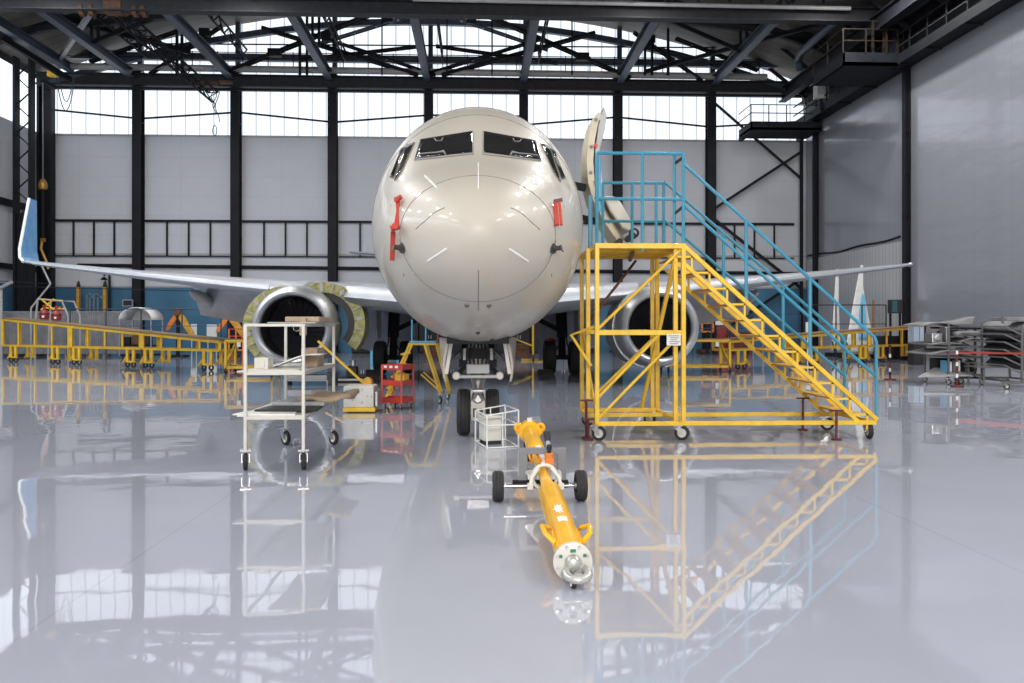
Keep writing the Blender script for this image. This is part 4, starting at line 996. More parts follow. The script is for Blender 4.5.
one(MB().bx(KX1 + .0 - .22, KX1 - .02, KY0 + .9, KY0 + 1.35, ZMID + .03, ZMID + .26), 'carton', 'card', 'brown carton at the right on the middle shelf of the cream cart', 'box', bevel=.008)
rws = []
for j in range(11):
    u = j / 10; x = KX0 + .05 + (KX1 - KX0) * 1.05 * u; z = ZMID + .035 + .16 * (1 - math.cos(PI * min(1, u * 1.2))) / 2
    rws.append([V((x, KY0 + .45 + .1 * u, z)), V((x, KY0 + .95 + .1 * u, z))])
one(MB().grid(rws), 'bent_panel', 'strip', 'curved white fairing panel lying on the middle shelf of the cream cart', 'panel', solid=.012, smooth=True)
one(slab([(KX0 - .02, KY0 + .05), (KX1 - .05, KY0 + .02), (KX1 - .1, KY0 + .9), (KX0 + .05, KY0 + .8)], ZMID + .03, .012), 'panel_sheet', 'white', 'flat white sheet at the front of the middle shelf of the cream cart', 'panel')
one(slab([(KX0 - .16, KY0 + .05), (KX0 + .55, KY0 + .02), (KX0 + .5, KY0 + .35), (KX0 - .1, KY0 + .4)], ZLOW + .03, .014), 'panel_sheet', 'strip', 'white sheet sticking out left from the bottom shelf of the cream cart', 'panel')
one(slab([(KX0 + .02, KY0 + .3), (KX1 + .1, KY0 + .25), (KX1 + .05, KY0 + 1.2), (KX0 + .1, KY0 + 1.15)], ZLOW + .046, .02), 'panel_sheet', 'black', 'black composite panel on the bottom shelf of the cream cart', 'panel')
one(slab([(KX0 + .1, KY0 + .75), (KX1 + .1, KY0 + .7), (KX1 + .15, KY1 - .05), (KX0 + .25, KY1 - .05)], ZLOW + .068, .045), 'panel_sheet', 'greypaint', 'thick grey panel on top of the black one on the cream cart', 'panel', bevel=.01)
rws = []
for j in range(9):
    u = j / 8; rws.append([V((KX1 - .25 + .62 * u, KY0 + .9 + .9 * v / 4, ZLOW + .125 + .03 * math.sin(v * 1.7 + j) + .02 * u)) for v in range(5)])
one(MB().grid(rws), 'wrapped_part', 'card', 'part wrapped in orange brown paper at the right of the cream cart bottom shelf', 'bundle', solid=.05, smooth=True)

# ------------------------------------------------------------------ tow bar
M['eyegrey'] = mat('eye_grey_metal', (.50, .50, .48), .38, .5)
A, Bq = at(572.5, 561, 5.2), at(529.5, 431, 9.9)
tw = thing('tow_bar', 'yellow aircraft tow bar on two wheels lying in the foreground', 'tow bar', (0.6, 7.5, 0))
ax = (Bq - A).normalized(); side = V((ax.y, -ax.x, 0)).normalized(); upv = side.cross(ax).normalized()
if upv.z < 0: upv = -upv
def tb(t, s_=0, u_=0): return A + (Bq - A) * t + side * s_ + upv * u_
RT = .1
part(MB().lathe(tb(.0), ax, [(RT * .9, 0), (RT, .01), (RT, 1.72), (RT * .8, 1.74), (.001, 1.74)], 28), 'tube', 'towyellow', tw, smooth=True)
TL_ = (Bq - A).length
part(MB().lathe(A, ax, [(.055, 1.7), (.055, 3.5)], 20), 'inner_tube', 'towyellow', tw, smooth=True)
part(MB().lathe(A, ax, [(.001, TL_ * .69), (RT * .9, TL_ * .69), (RT * .95, TL_ * .69 + .01), (RT * .95, TL_ - .05), (.06, TL_)], 28), 'rear_tube', 'towyellow', tw, smooth=True)
fl = part(MB().disc(A - ax * .01, ax, .125, .035, 36), 'flange', 'white', tw, smooth=True)
for k in range(8):
    a_ = 2 * PI * (k + .5) / 8; mb = MB().tube(A - ax * .04 + (side * math.cos(a_) + upv * math.sin(a_)) * .107, A + ax * .01 + (side * math.cos(a_) + upv * math.sin(a_)) * .107, .010, 6); part(mb, 'flange_bolt', 'steel', fl)
mb = MB().box(A - ax * .03 + upv * .075, (.035, .006, .02)).box(A - ax * .03 + upv * .045 + side * .075, (.02, .006, .02)).box(A - ax * .03 + upv * .04 - side * .078, (.02, .006, .02)); part(mb, 'flange_marks', mat('green_ink', (.05, .2, .12), .6), fl)
part(MB().lathe(A - ax * .02, -ax, [(.055, 0), (.052, .03), (.045, .05), (.03, .06), (.001, .062)], 24), 'coupling_boss', 'eyegrey', fl, smooth=True)
ec = A - ax * .09 - V((0, 0, .048)) + side * .02
part(MB().torus(ec, V((0, -.3, 1)), .07, .028, 30, 10).box(ec + ax * .07 + V((0, 0, .02)), (.09, .08, .05)), 'towing_eye', 'eyegrey', fl, smooth=True)
cc = V((ec.x - .03, ec.y - .035, .037))
w_ = part(MB().bar((cc.x, cc.y + .02, .04), (cc.x, cc.y + .07, A.z - .07), .03), 'nose_wheel_fork', 'steel', tw)
tyre(cc, V((1, .15, 0)), .037, .03, hole=.5).build('nose_wheel', 'rubber', w_, True); part(MB().disc(cc, V((1, .15, 0)), .026, .034, 14), 'nose_wheel_hub', 'strip', w_, smooth=True)
# emblem and label on the tube
def ontube(t, ang, r_=.1015): return tb(t) + (side * math.sin(ang) + upv * math.cos(ang)) * r_
star = []
for k in range(16):
    rr_ = .55 if k % 2 else 1.0; rr_ *= .9 + .2 * ((k * 7) % 5) / 5
    a_ = 2 * PI * k / 16; star.append((rr_ * math.cos(a_), rr_ * math.sin(a_)))
def decal(t0, half_t, half_a, poly, a0=0.05):
    cen_ = ontube(t0, a0, .1022); vs = [cen_] + [ontube(t0 + half_t * p[1], a0 + half_a * p[0], .1022) for p in poly]
    n = len(poly); return MB().add(vs, [(0, i + 1, (i + 1) % n + 1) for i in range(n)])
part(decal(.185, .032, .42, star, -.1), 'emblem', 'paper', tw)
part(decal(.130, .013, .35, [(-1, -1), (-.3, -1), (.3, -1), (1, -1), (1, 1), (.3, 1), (-.3, 1), (-1, 1)], -.05), 'label_plate', 'paper', tw)
# handles
for sg in (-1, 1):
    pts = [tb(.05, sg * .09, .04), tb(.06, sg * .15, .09), tb(.085, sg * .165, .11), tb(.105, sg * .12, .07), tb(.11, sg * .09, .04)]
    part(MB().path(pts + [pts[0]], .017, 8), 'carry_handle', 'towyellow', tw, smooth=True)
# head clamp
h = tb(1.0)
hd = part(MB().lathe(h - ax * .12, ax, [(.09, 0), (.135, .02), (.135, .16), (.10, .2), (.07, .22), (.001, .22)], 24), 'towing_head', 'towyellow', tw, smooth=True)
for sg in (-1, 1):
    part(MB().torus(h + side * sg * .13 - ax * .02 + upv * .045, ax, .04, .022, 16, 8).box(h + side * sg * .12 + ax * .04, (.08, .12, .07)), 'jaw', 'towyellow', hd, smooth=True)
part(MB().tube(h + upv * .08 - side * .06, h + upv * .08 + side * .06, .035, 12).tube(h + upv * .05, h + upv * .16 + ax * .02, .03, 10).box(h + upv * .15, (.06, .05, .03)), 'locking_pin', 'steel', hd, smooth=True)
part(MB().bx(h.x - .07, h.x + .07, h.y - .05, h.y + .03, 0.0, h.z - .1), 'head_stand', 'steeldark', hd)
# carriage
M['framedark'] = mat('carriage_grey', (.20, .21, .23), .4)
Wl, Wr = gnd(498, 501), gnd(581, 501); WY = (Wl.y + Wr.y) / 2; WR = .142
WXl, WXr = Wl.x, Wr.x
for x in (WXl, WXr):
    wh = tyre((x, WY, WR), (1, 0, 0), WR, .105, hole=.5).build('wheel', 'rubber', tw, True)
    part(MB().lathe((x, WY, WR), (1, 0, 0), [(.001, -.03), (.03, -.055), (.035, -.03), (.075, -.02), (.08, 0), (.075, .02), (.035, .03), (.03, .055), (.001, .03)], 18), 'wheel_hub', 'steel', wh, smooth=True)
part(MB().tube((WXl + .04, WY, WR), (WXr - .04, WY, WR), .018, 12), 'axle', 'chrome', tw, smooth=True)
fx0, fx1 = xat(523.5, WY), xat(562.5, WY); zt_ = .455
part(MB().bx(fx0 - .1, fx1 + .06, WY + .03, WY + .1, WR - .03, WR + .04), 'axle_beam', 'steeldark', tw, bevel=.008)
for x in (fx0, fx1): part(MB().bar((x, WY + .09, WR), (x, WY + .09, zt_ - .03), .085, .05), 'frame_upright', 'framedark', tw, bevel=.005)
part(MB().bar((fx0 - .043, WY + .09, zt_ - .002), (fx1 + .043, WY + .09, zt_ - .002), .05, .06), 'frame_top', 'framedark', tw, bevel=.005)
tA = (WY - A.y) / (Bq.y - A.y); mid = tb(tA)
part(MB().torus(mid - ax * .12, ax, .112, .016, 28, 8), 'clamp_ring', 'white', tw, smooth=True)
for sg in (-1, 1):
    part(MB().path([mid - ax * .14 + side * sg * .06 + upv * .09, mid - ax * .2 + side * sg * .12 + upv * .02, mid - ax * .22 + side * sg * .14 - upv * .06], .017, 8).box(mid - ax * .22 + side * sg * .14 - upv * .06, (.05, .05, .05)).box(mid - ax * .1 + side * sg * .13, (.05, .06, .04)), 'suspension_arm', 'white', tw, smooth=True)
    part(MB().box(mid + side * sg * .13 + ax * .1, (.05, .12, .05)).tube(mid + side * sg * .15 + ax * .05, mid + side * sg * .15 + ax * .22, .02, 10), 'spring_unit', 'steel', tw)
part(MB().bar(mid + upv * .10 - ax * .02, mid + upv * .16 + ax * .5 - side * .02, .05, .03), 'slide_plate', 'strip', tw, bevel=.004)
part(MB().tube(mid + upv * .09 + side * .05, mid + upv * .2 + side * .05, .04, 12).box(mid + upv * .12 + side * .05, (.08, .12, .06)), 'hand_pump', 'orange', tw, bevel=.006)
part(MB().tube(mid + upv * .2 + side * .05, mid + upv * .235 + side * .05, .02, 10).lathe(mid + upv * .22 + side * .05, upv, [(.001, 0), (.022, .01), (.026, .03), (.02, .055), (.001, .06)], 12), 'pump_valve', 'black', tw, smooth=True)
l0, l1 = mid + upv * .12 + side * .06 + ax * .02, at(547.0, 434, WY + .12)
lv = part(MB().tube(l0, l1, .022, 10), 'pump_lever', 'pipe', tw, smooth=True); d_ = (l1 - l0).normalized()
part(MB().tube(l1 - d_ * .07, l1 + d_ * .02, .03, 12), 'lever_grip', 'black', lv, smooth=True)
part(MB().path([mid + upv * .11 - side * .02, mid + upv * .17 - side * .06 + ax * .15, mid + upv * .13 - side * .1 + ax * .3, mid + upv * .08 - side * .11 + ax * .1], .013, 8), 'hydraulic_hose', 'orange', tw, smooth=True)

# ------------------------------------------------------------------ wire cage and box
Aq, Bc, Cc = gnd(487, 449), gnd(518.5, 447.5), gnd(475.5, 441.5); Dc = Bc + Cc - Aq
cg = thing('wire_cage', 'open white wire frame cage on the floor in front of the nose wheels', 'cage', tuple((Aq + Dc) / 2))
def up(p, z): return V((p.x, p.y, z))
tops = {0: .43, 1: .50, 2: .45, 3: .52}
cr = [Aq, Bc, Dc, Cc]; hz = [.44, .50, .50, .44]
for p, hh in zip(cr, hz): part(MB().tube(up(p, 0), up(p, hh), .011, 8), 'upright', 'strip', cg)
part(MB().tube(up((Aq + Bc) / 2, 0.01), up((Aq + Bc) / 2, .47), .009, 8), 'upright', 'strip', cg)
part(MB().tube(up((Cc + Dc) / 2, 0.01), up((Cc + Dc) / 2, .47), .009, 8), 'upright', 'strip', cg)
for z in (.012, 'm', 'top'):
    for i in range(4):
        p, q = cr[i], cr[(i + 1) % 4]; z0, z1 = (hz[i], hz[(i + 1) % 4]) if z == 'top' else ((.31, .31) if z == 'm' else (z, z))
        part(MB().tube(up(p, z0), up(q, z1), .010, 8), 'wire_rail', 'strip', cg)
bc = up(Cc.lerp(Bc, .36), 0) + V((0, .02, 0)); bxx = (Bc - Aq); rzb = math.atan2(bxx.y, bxx.x)
t = thing('box', 'small cream equipment case standing inside the white wire cage', 'case', tuple(bc))
part(MB().box(bc + V((0, 0, .20)), (.26, .26, .30), rzb), 'body', 'white', t, bevel=.012); part(MB().box(bc + V((0, 0, .375)), (.28, .28, .04), rzb), 'lid', 'white', t, bevel=.008); part(MB().box(bc + V((0, 0, .025)), (.24, .24, .05), rzb), 'base', 'black', t)

# ------------------------------------------------------------------ red tool trolley
g0 = gnd(397, 409); X, Y = g0.x, g0.y + .15
t = thing('tool_trolley', 'red three tier tool trolley on castors behind the nose gear', 'trolley', (X, Y, 0))
ww, dd = .46, .42
rz = -.5; Rm = Matrix.Rotation(rz, 3, 'Z')
def L_(x, y, z): return V((X, Y, 0)) + Rm @ V((x, y, z))
for i, z in enumerate((.13, .47, .78)):
    mb = MB()
    mb.box(L_(0, 0, z), (ww, dd, .02), rz)
    for s_ in (-1, 1): mb.box(L_(0, s_ * dd / 2, z + .045), (ww, .015, .10), rz); mb.box(L_(s_ * ww / 2, 0, z + .045), (.015, dd, .10), rz)
    part(mb, 'tray', 'red', t)
for sx in (-1, 1):
    for sy in (-1, 1):
        part(MB().bar(L_(sx * ww / 2, sy * dd / 2, .1), L_(sx * ww / 2, sy * dd / 2, .87), .035, .035), 'post', 'red', t); castor(t, L_(sx * (ww / 2 - .04), sy * (dd / 2 - .04), 0), .05, .4, .12, .03)
for k in range(3): part(MB().box(L_(-.14 + k * .13, -dd / 2 - .012, .83), (.07, .005, .045), rz), 'sticker', 'paper', t)
one(MB().box(L_(.1, 0, .62), (.22, .18, .14), rz).path([L_(.02, 0, .69), L_(.1, 0, .74), L_(.18, 0, .69)], .012, 6), 'tool_case', 'dockyellow', 'yellow tool case on the middle tray of the red trolley', 'case', bevel=.01).location.z -= .0
one(MB().box(L_(0, 0, .165), (.3, .26, .05), rz), 'tool_pouch', 'black', 'flat black pouch in the bottom tray of the red trolley', 'pouch', bevel=.012)

# ------------------------------------------------------------------ white chock board with handle (ground cart)
g0, g1 = gnd(343.5, 413), gnd(373.5, 413)
X, Y = (g0.x + g1.x) / 2, g0.y; wd = g1.x - g0.x
t = thing('drip_cart', 'low white boxy cart with a yellow base skirt and long yellow tow handle', 'cart', (X, Y + .3, 0))
part(MB().bx(X - wd / 2, X + wd / 2, Y, Y + .6, .10, .50), 'body', 'white', t, bevel=.015)
part(MB().bx(X - wd / 2 - .01, X + wd / 2 + .03, Y - .015, Y + .64, .02, .10), 'base_skirt', 'yellow', t, bevel=.01)
mb = MB()
random.seed(3)
for k in range(9): mb.disc((X + random.uniform(-.24, .24), Y - .003, random.uniform(.16, .47)), (0, 1, 0), .010, .006, 8)
part(mb, 'rivets', 'rust', t)
part(MB().bx(X + wd / 2, X + wd / 2 + .07, Y + .1, Y + .55, .1, .4), 'side_valve', 'steel', t, bevel=.02)
part(MB().tube((X + .03, Y + .7, .48), at(318, 341, Y + .4), .026, 10), 'tow_handle', 'yellow', t)
part(MB().tube((X + .12, Y + .7, .52), at(326, 401, Y + 1.2), .022, 10).tube((X + .12, Y + .7, .52), (X + .14, Y + .72, .02), .022, 8), 'side_arm', 'yellow', t)
part(MB().lathe((X + .08, Y + .72, .53), (.3, 1, 0), [(.001, -.05), (.09, -.05), (.1, 0), (.09, .05), (.001, .05)], 18), 'hose_reel', 'oldyellow', t, smooth=True)
for s_ in (-1, 1): tyre((X + s_ * (wd / 2 - .05), Y + .55, .09), (1, 0, 0), .09, .05).build('wheel', 'rubber', t, True)

# ------------------------------------------------------------------ small yellow step ladder right of the red trolley
gA, gB = gnd(437.5, 406), gnd(452, 402)
t = thing('step_ladder', 'yellow mobile step ladder with blue top mat left of the nose wheels', 'step ladder', (-.9, 17.6, 0))
Y0, Y1 = 17.2, 18.0; zp = 1.27
xa, xb = xat(409, Y0), xat(436, Y0); xr = xat(440, Y0); xl = xat(390, Y0)
part(MB().bx(xa, xb, Y0, Y1, zp, zp + .035), 'platform', 'ltblue', t)
part(MB().bar((xa, Y0, zp - .02), (xb, Y0, zp - .02), .04).bar((xa, Y1, zp - .02), (xb, Y1, zp - .02), .04).bar((xa, Y0, zp - .02), (xa, Y1, zp - .02), .04).bar((xb, Y0, zp - .02), (xb, Y1, zp - .02), .04), 'platform_frame', 'yellow', t)
for y in (Y0, Y1):
    part(MB().bar((xa + .02, y, zp), (xl - .1, y, .1), .045), 'stringer', 'yellow', t); part(MB().bar((xb - .25, y, zp), (xr, y, .2), .045), 'leg', 'yellow', t); part(MB().bar((xb, y, zp), (xr + .18, y + .1, .2), .04), 'leg', 'yellow', t)
    part(MB().bar((xa + .25, y, .62), (xr - .02, y, .28), .03), 'cross_brace', 'yellow', t)
    castor(t, (xr + (.0 if y == Y0 else .12), y + (0 if y == Y0 else .35), 0), .085, .5, .22, .04); castor(t, (xl - .1, y, 0), .06, .5, .12, .03)
for k in range(4):
    u = (k + 1) / 5; x = xa + (xl - .1 - xa) * u; part(MB().box((x, (Y0 + Y1) / 2, zp - (zp - .1) * u), (.16, Y1 - Y0, .03)), 'tread', 'yellow', t)
for x, y in ((xa, Y1), (xb, Y1), (xa + .3, Y1)): part(MB().tube((x, y, zp), (x, y, zp + .5), .018, 8), 'guard_post', 'ltblue' if x != xb else 'redcloth', t)
# crane-like things beside the right main gear: wheel cover and chock
one(MB().grid([[V((2.43 + .25 * math.cos(PI * (.15 + .7 * i / 8)), YN + 19.05 + .25 * j, 1.13 + .09 * math.sin(PI * i / 8) - .03 * j)) for i in range(9)] for j in range(3)]), 'tyre_cover', 'redcloth', 'red cloth cover draped on the inner tyre of the right main gear', 'cover', solid=.02, smooth=True)
# ------------------------------------------------------------------ wing docks (yellow work platforms along the wings)
def dock(px0, px1, nfeet, label, mirror=False, deck='wood', group=None, col='dockyellow', labelpx=None):
    """one dock unit whose front edge runs from picture column px0 to px1 along the slanting dock line"""
    # dock line: from (-21.7, 38.4) to (-9.3, 30.0)
    def online(px):
        d = ray(px, 300); k = d.x / d.y      # x = k y ; line x = -9.3 - (y-30)*1.476
        y = (-9.3 + 30 * 1.476) / (k + 1.476); return V((k * y, y, 0))
    P, Q = online(px0), online(px1)
    def top(p): return 1.04 + (p.y - 30) * ((1.58 if mirror else 1.91) - 1.04) / 8.4
    sg = -1 if mirror else 1
    f = lambda p: V((sg * p.x, p.y, p.z))
    u = (Q - P).normalized(); back = V((-u.y, u.x, 0))
    if back.y < 0: back = -back
    D = .75; w = .08; zb = .74
    mid = f((P + Q) / 2 + back * D / 2)
    t = thing('wing_dock', label, 'work platform', tuple(mid), group)
    L = (Q - P).length
    for o in (0, D):
        a, b = P + back * o, Q + back * o
        part(MB().bar(f(a + V((0, 0, top(a)))), f(b + V((0, 0, top(b)))), w, w), 'top_rail', col, t)
        part(MB().bar(f(a + V((0, 0, zb))), f(b + V((0, 0, zb))), w, w), 'bottom_rail', col, t)
        n = max(3, round(L / 1.25))
        for i in range(n + 1):
            p = a.lerp(b, i / n); part(MB().bar(f(p + V((0, 0, zb))), f(p + V((0, 0, top(p)))), w * (1.2 if i in (0, n) else .8)), 'upright', col, t)
    for e in (P, Q): part(MB().bar(f(e + V((0, 0, zb))), f(e + back * D + V((0, 0, zb))), w).bar(f(e + V((0, 0, top(e)))), f(e + back * D + V((0, 0, top(e)))), w), 'end_frame', col, t)
    dk = [f(P + V((0, 0, top(P) + .05))), f(Q + V((0, 0, top(Q) + .05))), f(Q + back * D + V((0, 0, top(Q) + .05))), f(P + back * D + V((0, 0, top(P) + .05)))]
    part(MB().prism(dk, (0, 0, .06)), 'deck', deck, t)
    for e in nfeet:
        p = P.lerp(Q, e)
        for o in (0, D):
            q = p + back * o
            ft = MB()
            for dx in (-.2, .2): ft.bar(f(q + u * dx + V((0, 0, .2))), f(q + u * dx + V((0, 0, zb))), .10, .12)
            ft.bar(f(q - u * .25 + V((0, 0, .22))), f(q + u * .25 + V((0, 0, .22))), .08)
            ft.bar(f(q - u * .2 + V((0, 0, .45))), f(q - u * .5 + V((0, 0, .16))), .06)
            fo = part(ft, 'foot', col, t)
            if o == 0:
                for dx in (-.2, .2): tyre(f(q + u * dx + V((0, 0, .11))), u if not mirror else V((-u.x, u.y, 0)), .11, .06).build('wheel', 'rubber', fo, True)
    return P, Q, back, top, f
GL, GR = 'left wing docks', 'right wing docks'
dkL = [dock(3, 69.5, (.17, .8), 'yellow wing dock farthest left, with two red bottles on its deck', group=GL), dock(71.5, 141, (.08, .86), 'middle yellow wing dock of the three on the left side', group=GL), dock(143, 220, (.08, .85), 'lowest yellow wing dock on the left side, ending near the cream cart', group=GL)]
mL = lambda px: 478 + (478 - px) * .985
dock(3, 69.5, (.2, .85), 'orange yellow wing dock farthest right, before the dark wall cabinet', True, group=GR, col='oldyellow')
dock(71.5, 141, (.1, .86), 'middle yellow wing dock behind the foot of the boarding stairs', True, group=GR)
dock(143, 220, (.1, .85), 'low yellow wing dock seen under the flight of the boarding stairs', True, group=GR)
# guard rails standing on the docks (thin dark mesh posts)
def thinrail(pxs, yb, yt, Y, label, col='mesh'):
    t = thing('guard_fence', label, 'railing', (xat((pxs[0] + pxs[-1]) / 2, Y), Y, 0))
    for p, b in zip(pxs, [0] * len(pxs)): part(MB().tube(at(p, yb, Y) if yb else V((xat(p, Y), Y, 0)), at(p, yt, Y), .035, 6), 'post', col, t)
    part(MB().tube(at(pxs[0], yt, Y), at(pxs[-1], yt, Y), .03, 6), 'top_rail', col, t)
    part(MB().tube(at(pxs[0], (yt + 343) / 2, Y), at(pxs[-1], (yt + 343) / 2, Y), .02, 6), 'mid_rail', col, t)
thinrail([70, 106, 141, 182, 221], 0, 309, 40.5, 'thin dark guard fence behind the left wing docks')
thinrail([693, 711, 731, 752, 776, 800], 0, 314, 44.0, 'thin dark guard fence by the blue wall behind the boarding stairs')
thinrail([812, 836, 862, 886], 0, 305, 38.9, 'thin grey guard fence in front of the ribbed right wall', 'steelgrey')

# grey sheet fence at left rear
for i, (a, b) in enumerate(((0, 32), (33, 66), (67, 104), (105, 142))):
    Y = 44.5
    mb = MB(); x0, x1 = xat(a, Y), xat(b, Y); n = 16; row = []
    for k in range(n * 2 + 1): row.append((x0 + (x1 - x0) * k / (2 * n), Y + (.04 if k % 2 else -.04)))
    mb.grid([[V((x, y, .15)) for x, y in row], [V((x, y, 2.35)) for x, y in row]])
    t = thing('fence_panel', ['leftmost grey ribbed fence panel at the rear left', 'grey ribbed fence panel behind the two red bottles', 'grey ribbed fence panel left of the white canopy stand', 'grey ribbed fence panel behind the white canopy stand'][i], 'fence', ((x0 + x1) / 2, Y, 0), 'grey fence panels')
    part(mb, 'sheet', 'fence', t, solid=.02); part(MB().bar((x0, Y, 2.38), (x1, Y, 2.38), .06).bar((x0 + .05, Y + .06, 0), (x0 + .05, Y + .06, 2.35), .06).bar((x1 - .05, Y + .06, 0), (x1 - .05, Y + .06, 2.35), .06), 'frame', 'fence', t)

# two red bottles on the far left dock
P, Q, back, top, f = dkL[0]
for k, (px, lb) in enumerate(((33, 'left red pressure vessel standing on the far left wing dock'), (45, 'right red pressure vessel standing on the far left wing dock'))):
    e = (xat(px, 36.8)); p = P.lerp(Q, (px - 3) / 66.5) + back * .55; z = top(p) + .11
    t = thing('red_vessel', lb, 'pressure vessel', (p.x, p.y, z), 'red pressure vessels')
    part(MB().lathe((p.x, p.y, z), (0, 0, 1), [(.001, 0), (.18, 0), (.2, .05), (.2, .30), (.15, .38), (.06, .44), (.05, .60), (.09, .61), (.09, .64), (.001, .65)], 22), 'body', 'vessel', t, smooth=True)
    part(MB().lathe((p.x, p.y, z + .3), (0, 0, 1), [(.203, -.1), (.206, -.05), (.203, -.02)], 22), 'label_band', 'darkred', t)
    part(MB().box((p.x + .05, p.y - .205, z + .12), (.10, .01, .09)), 'label_plate', 'paper', t)
    part(MB().path([(p.x + .08, p.y, z + .6), (p.x + .2, p.y, z + .6), (p.x + .24, p.y, z + .35)], .025, 6), 'hose', 'red', t)
# yellow-green frame stand behind
t = thing('frame_stand', 'pale yellow tubular frame stand behind the red bottles on the left', 'stand', (xat(50, 41), 41, 0))
Y = 41.0
a = [at(35, 322, Y), at(38, 299, Y), at(62, 301, Y), at(68, 316, Y)]
mb = MB(); mb.path(a, .05, 6)
part(MB().path([V((p.x, Y, 0)) if i in (0,) else p for i, p in enumerate([a[0]] + a)], .05, 6), 'front_hoop', 'pipe', t)
part(MB().tube(a[3], V((a[3].x, Y, 0)), .05, 6).path([V((a[3].x, Y + 1.2, 0)), a[3] + V((0, 1.2, 0)), a[2] + V((0, 1.2, 0)), a[1] + V((0, 1.2, 0)), V((a[0].x, Y + 1.2, 0))], .05, 6), 'rear_hoop', 'pipe', t)
for p, q in (((38, 299), (63, 301)), ((46, 308), (66, 309)), ((41, 299), (54, 310)), ((54, 299), (41, 310))): part(MB().tube(at(*p, Y), at(*q, Y), .045, 6), 'rail', 'dockyellow', t)
one(MB().tube(at(40, 262, 43), at(50.5, 284, 43), .045, 6).tube(at(50.5, 284, 43), at(31, 308, 43), .045, 6).tube(at(31, 308, 43), V((xat(31, 43), 43, 0)), .045, 6), 'angled_pole', 'pipe', 'pale bent pole rising toward the left wing tip', 'pole')
one(MB().tube((xat(-6, 43.5), 43.5, zat(291, 43.5, 0)), at(12, 282, 43.5), .09, 8).tube((xat(1, 43.6), 43.6, 0), (xat(1, 43.6), 43.6, zat(288, 43.6, 0)), .08, 8), 'slanted_pole', 'pipe', 'pale slanted bar at the far left edge above the fence', 'pole')
one(MB().tube((xat(0, 46), 46, zat(286, 46, 0)), at(228, 292, 46), .025, 6).tube((xat(0, 46), 46, zat(281, 46, 0)), at(55, 284, 46), .025, 6), 'barrier_wire', 'steelgrey', 'thin wires strung before the blue wall at left', 'wire')
# orange posts with rods on the blue wall
for px, lb in ((78.5, 'left'), (105, 'right')):
    Y = 50.4; t = thing('orange_post', f'{lb} orange brown post in front of the blue wall at left rear', 'post', (xat(px, Y), Y, 0), 'orange posts')
    part(MB().bx(xat(px - 1.4, Y), xat(px + 1.4, Y), Y - .1, Y + .1, 0, zat(288, Y)), 'body', 'oldyellow', t); part(MB().lathe((xat(px, Y), Y, zat(288, Y)), (0, 0, 1), [(.1, 0), (.12, .1), (.05, .35), (.001, .4)], 10), 'cap', 'black', t); part(MB().box((xat(px, Y), Y, .02), (.5, .4, .04)), 'foot', 'steeldark', t)
mb = []
for k, px in enumerate((87, 90, 94, 98)):
    Y = 50.2; x = xat(px, Y); one(MB().path([(x, Y, 0), (x, Y, zat(296 + k % 2 * 3, Y)), (x + .15, Y, zat(294 + k % 2 * 3, Y)), (x + .3, Y, zat(296 + k % 2 * 3, Y))], .05, 6), 'rod', 'steel', f'{["first", "second", "third", "fourth"][k]} bent steel rod from the left between the two orange posts', 'rod', 'steel rods')
one(MB().tube((xat(109.5, 50.9), 50.9, 0), at(109.5, 276, 50.9), .07, 8).path([at(109.5, 276, 50.9), at(108.5, 274, 50.9), at(105, 273.5, 50.9), at(104, 276, 50.9)], .06, 6).lathe(at(104, 277, 50.9), (0, 0, -1), [(.06, 0), (.2, .15), (.22, .18), (.05, .18)], 12), 'wall_lamp', 'steeldark', 'dark wall lamp on a tall bent pole by the orange posts', 'lamp')
t = thing('wall_monitor', 'small dark screen with pale frame against the column at left rear', 'monitor', at(127.5, 303, 49.5))
c = at(127.5, 303, 49.5); part(MB().bx(c.x - .3, c.x + .3, c.y, c.y + .1, c.z - .2, c.z + .2), 'frame', 'steel', t); part(MB().bx(c.x - .25, c.x + .25, c.y - .01, c.y, c.z - .15, c.z + .15), 'screen', 'black', t); part(MB().bar(c + V((0, .1, 0)), (c.x, 50.6, c.z), .08).bar((c.x, c.y + .3, c.z), (c.x, c.y + .3, 0), .08), 'bracket', 'steeldark', t)
# white canopy stand
Y = 42.6; xc = xat(141.5, Y); W = (xat(158, Y) - xat(126, Y)) / 2
t = thing('canopy_stand', 'trolley stand under a curved white canopy behind the middle left wing dock', 'trolley', (xc, Y, 0))
rws = [[V((xc + W * math.cos(PI * (1 - i / 12)), Y + dy, zat(320, Y) + .62 * math.sin(PI * i / 12))) for i in range(13)] for dy in (-.8, .8)]
part(MB().grid(rws), 'canopy', 'paper', t, solid=.03, smooth=True)
part(MB().prism(rws[1], (0, .04, 0)), 'canopy_end', 'paper', t)
for sx in (-1, 1):
    for dy in (-.75, .75): part(MB().bar((xc + sx * (W - .03), Y + dy, .12), (xc + sx * (W - .03), Y + dy, zat(320, Y)), .05), 'post', 'steel', t); 
part(MB().bx(xc - W, xc + W, Y - .75, Y + .75, .6, .66), 'shelf', 'steeldark', t); part(MB().bx(xc - W, xc + W, Y - .75, Y + .75, .12, .2), 'shelf', 'steeldark', t)
for sx in (-1, 1): tyre((xc + sx * W * .8, Y - .7, .07), (1, 0, 0), .07, .05).build('wheel', 'rubber', t, True)
for k, (dx, m_) in enumerate(((-.55, 'steeldark'), (-.1, 'rust'), (.4, 'black'))):
    one(MB().box((xc + dx, Y - .3, .66 + .2 + .06 * k), (.38, .5, .38 + .1 * k)).box((xc + dx, Y - .3, 1.06 + .11 * k), (.3, .4, .05)), 'equipment_case', m_, f'{["grey", "brown", "black"][k]} equipment case on the shelf under the white canopy', 'case', 'cases under the canopy', bevel=.03)
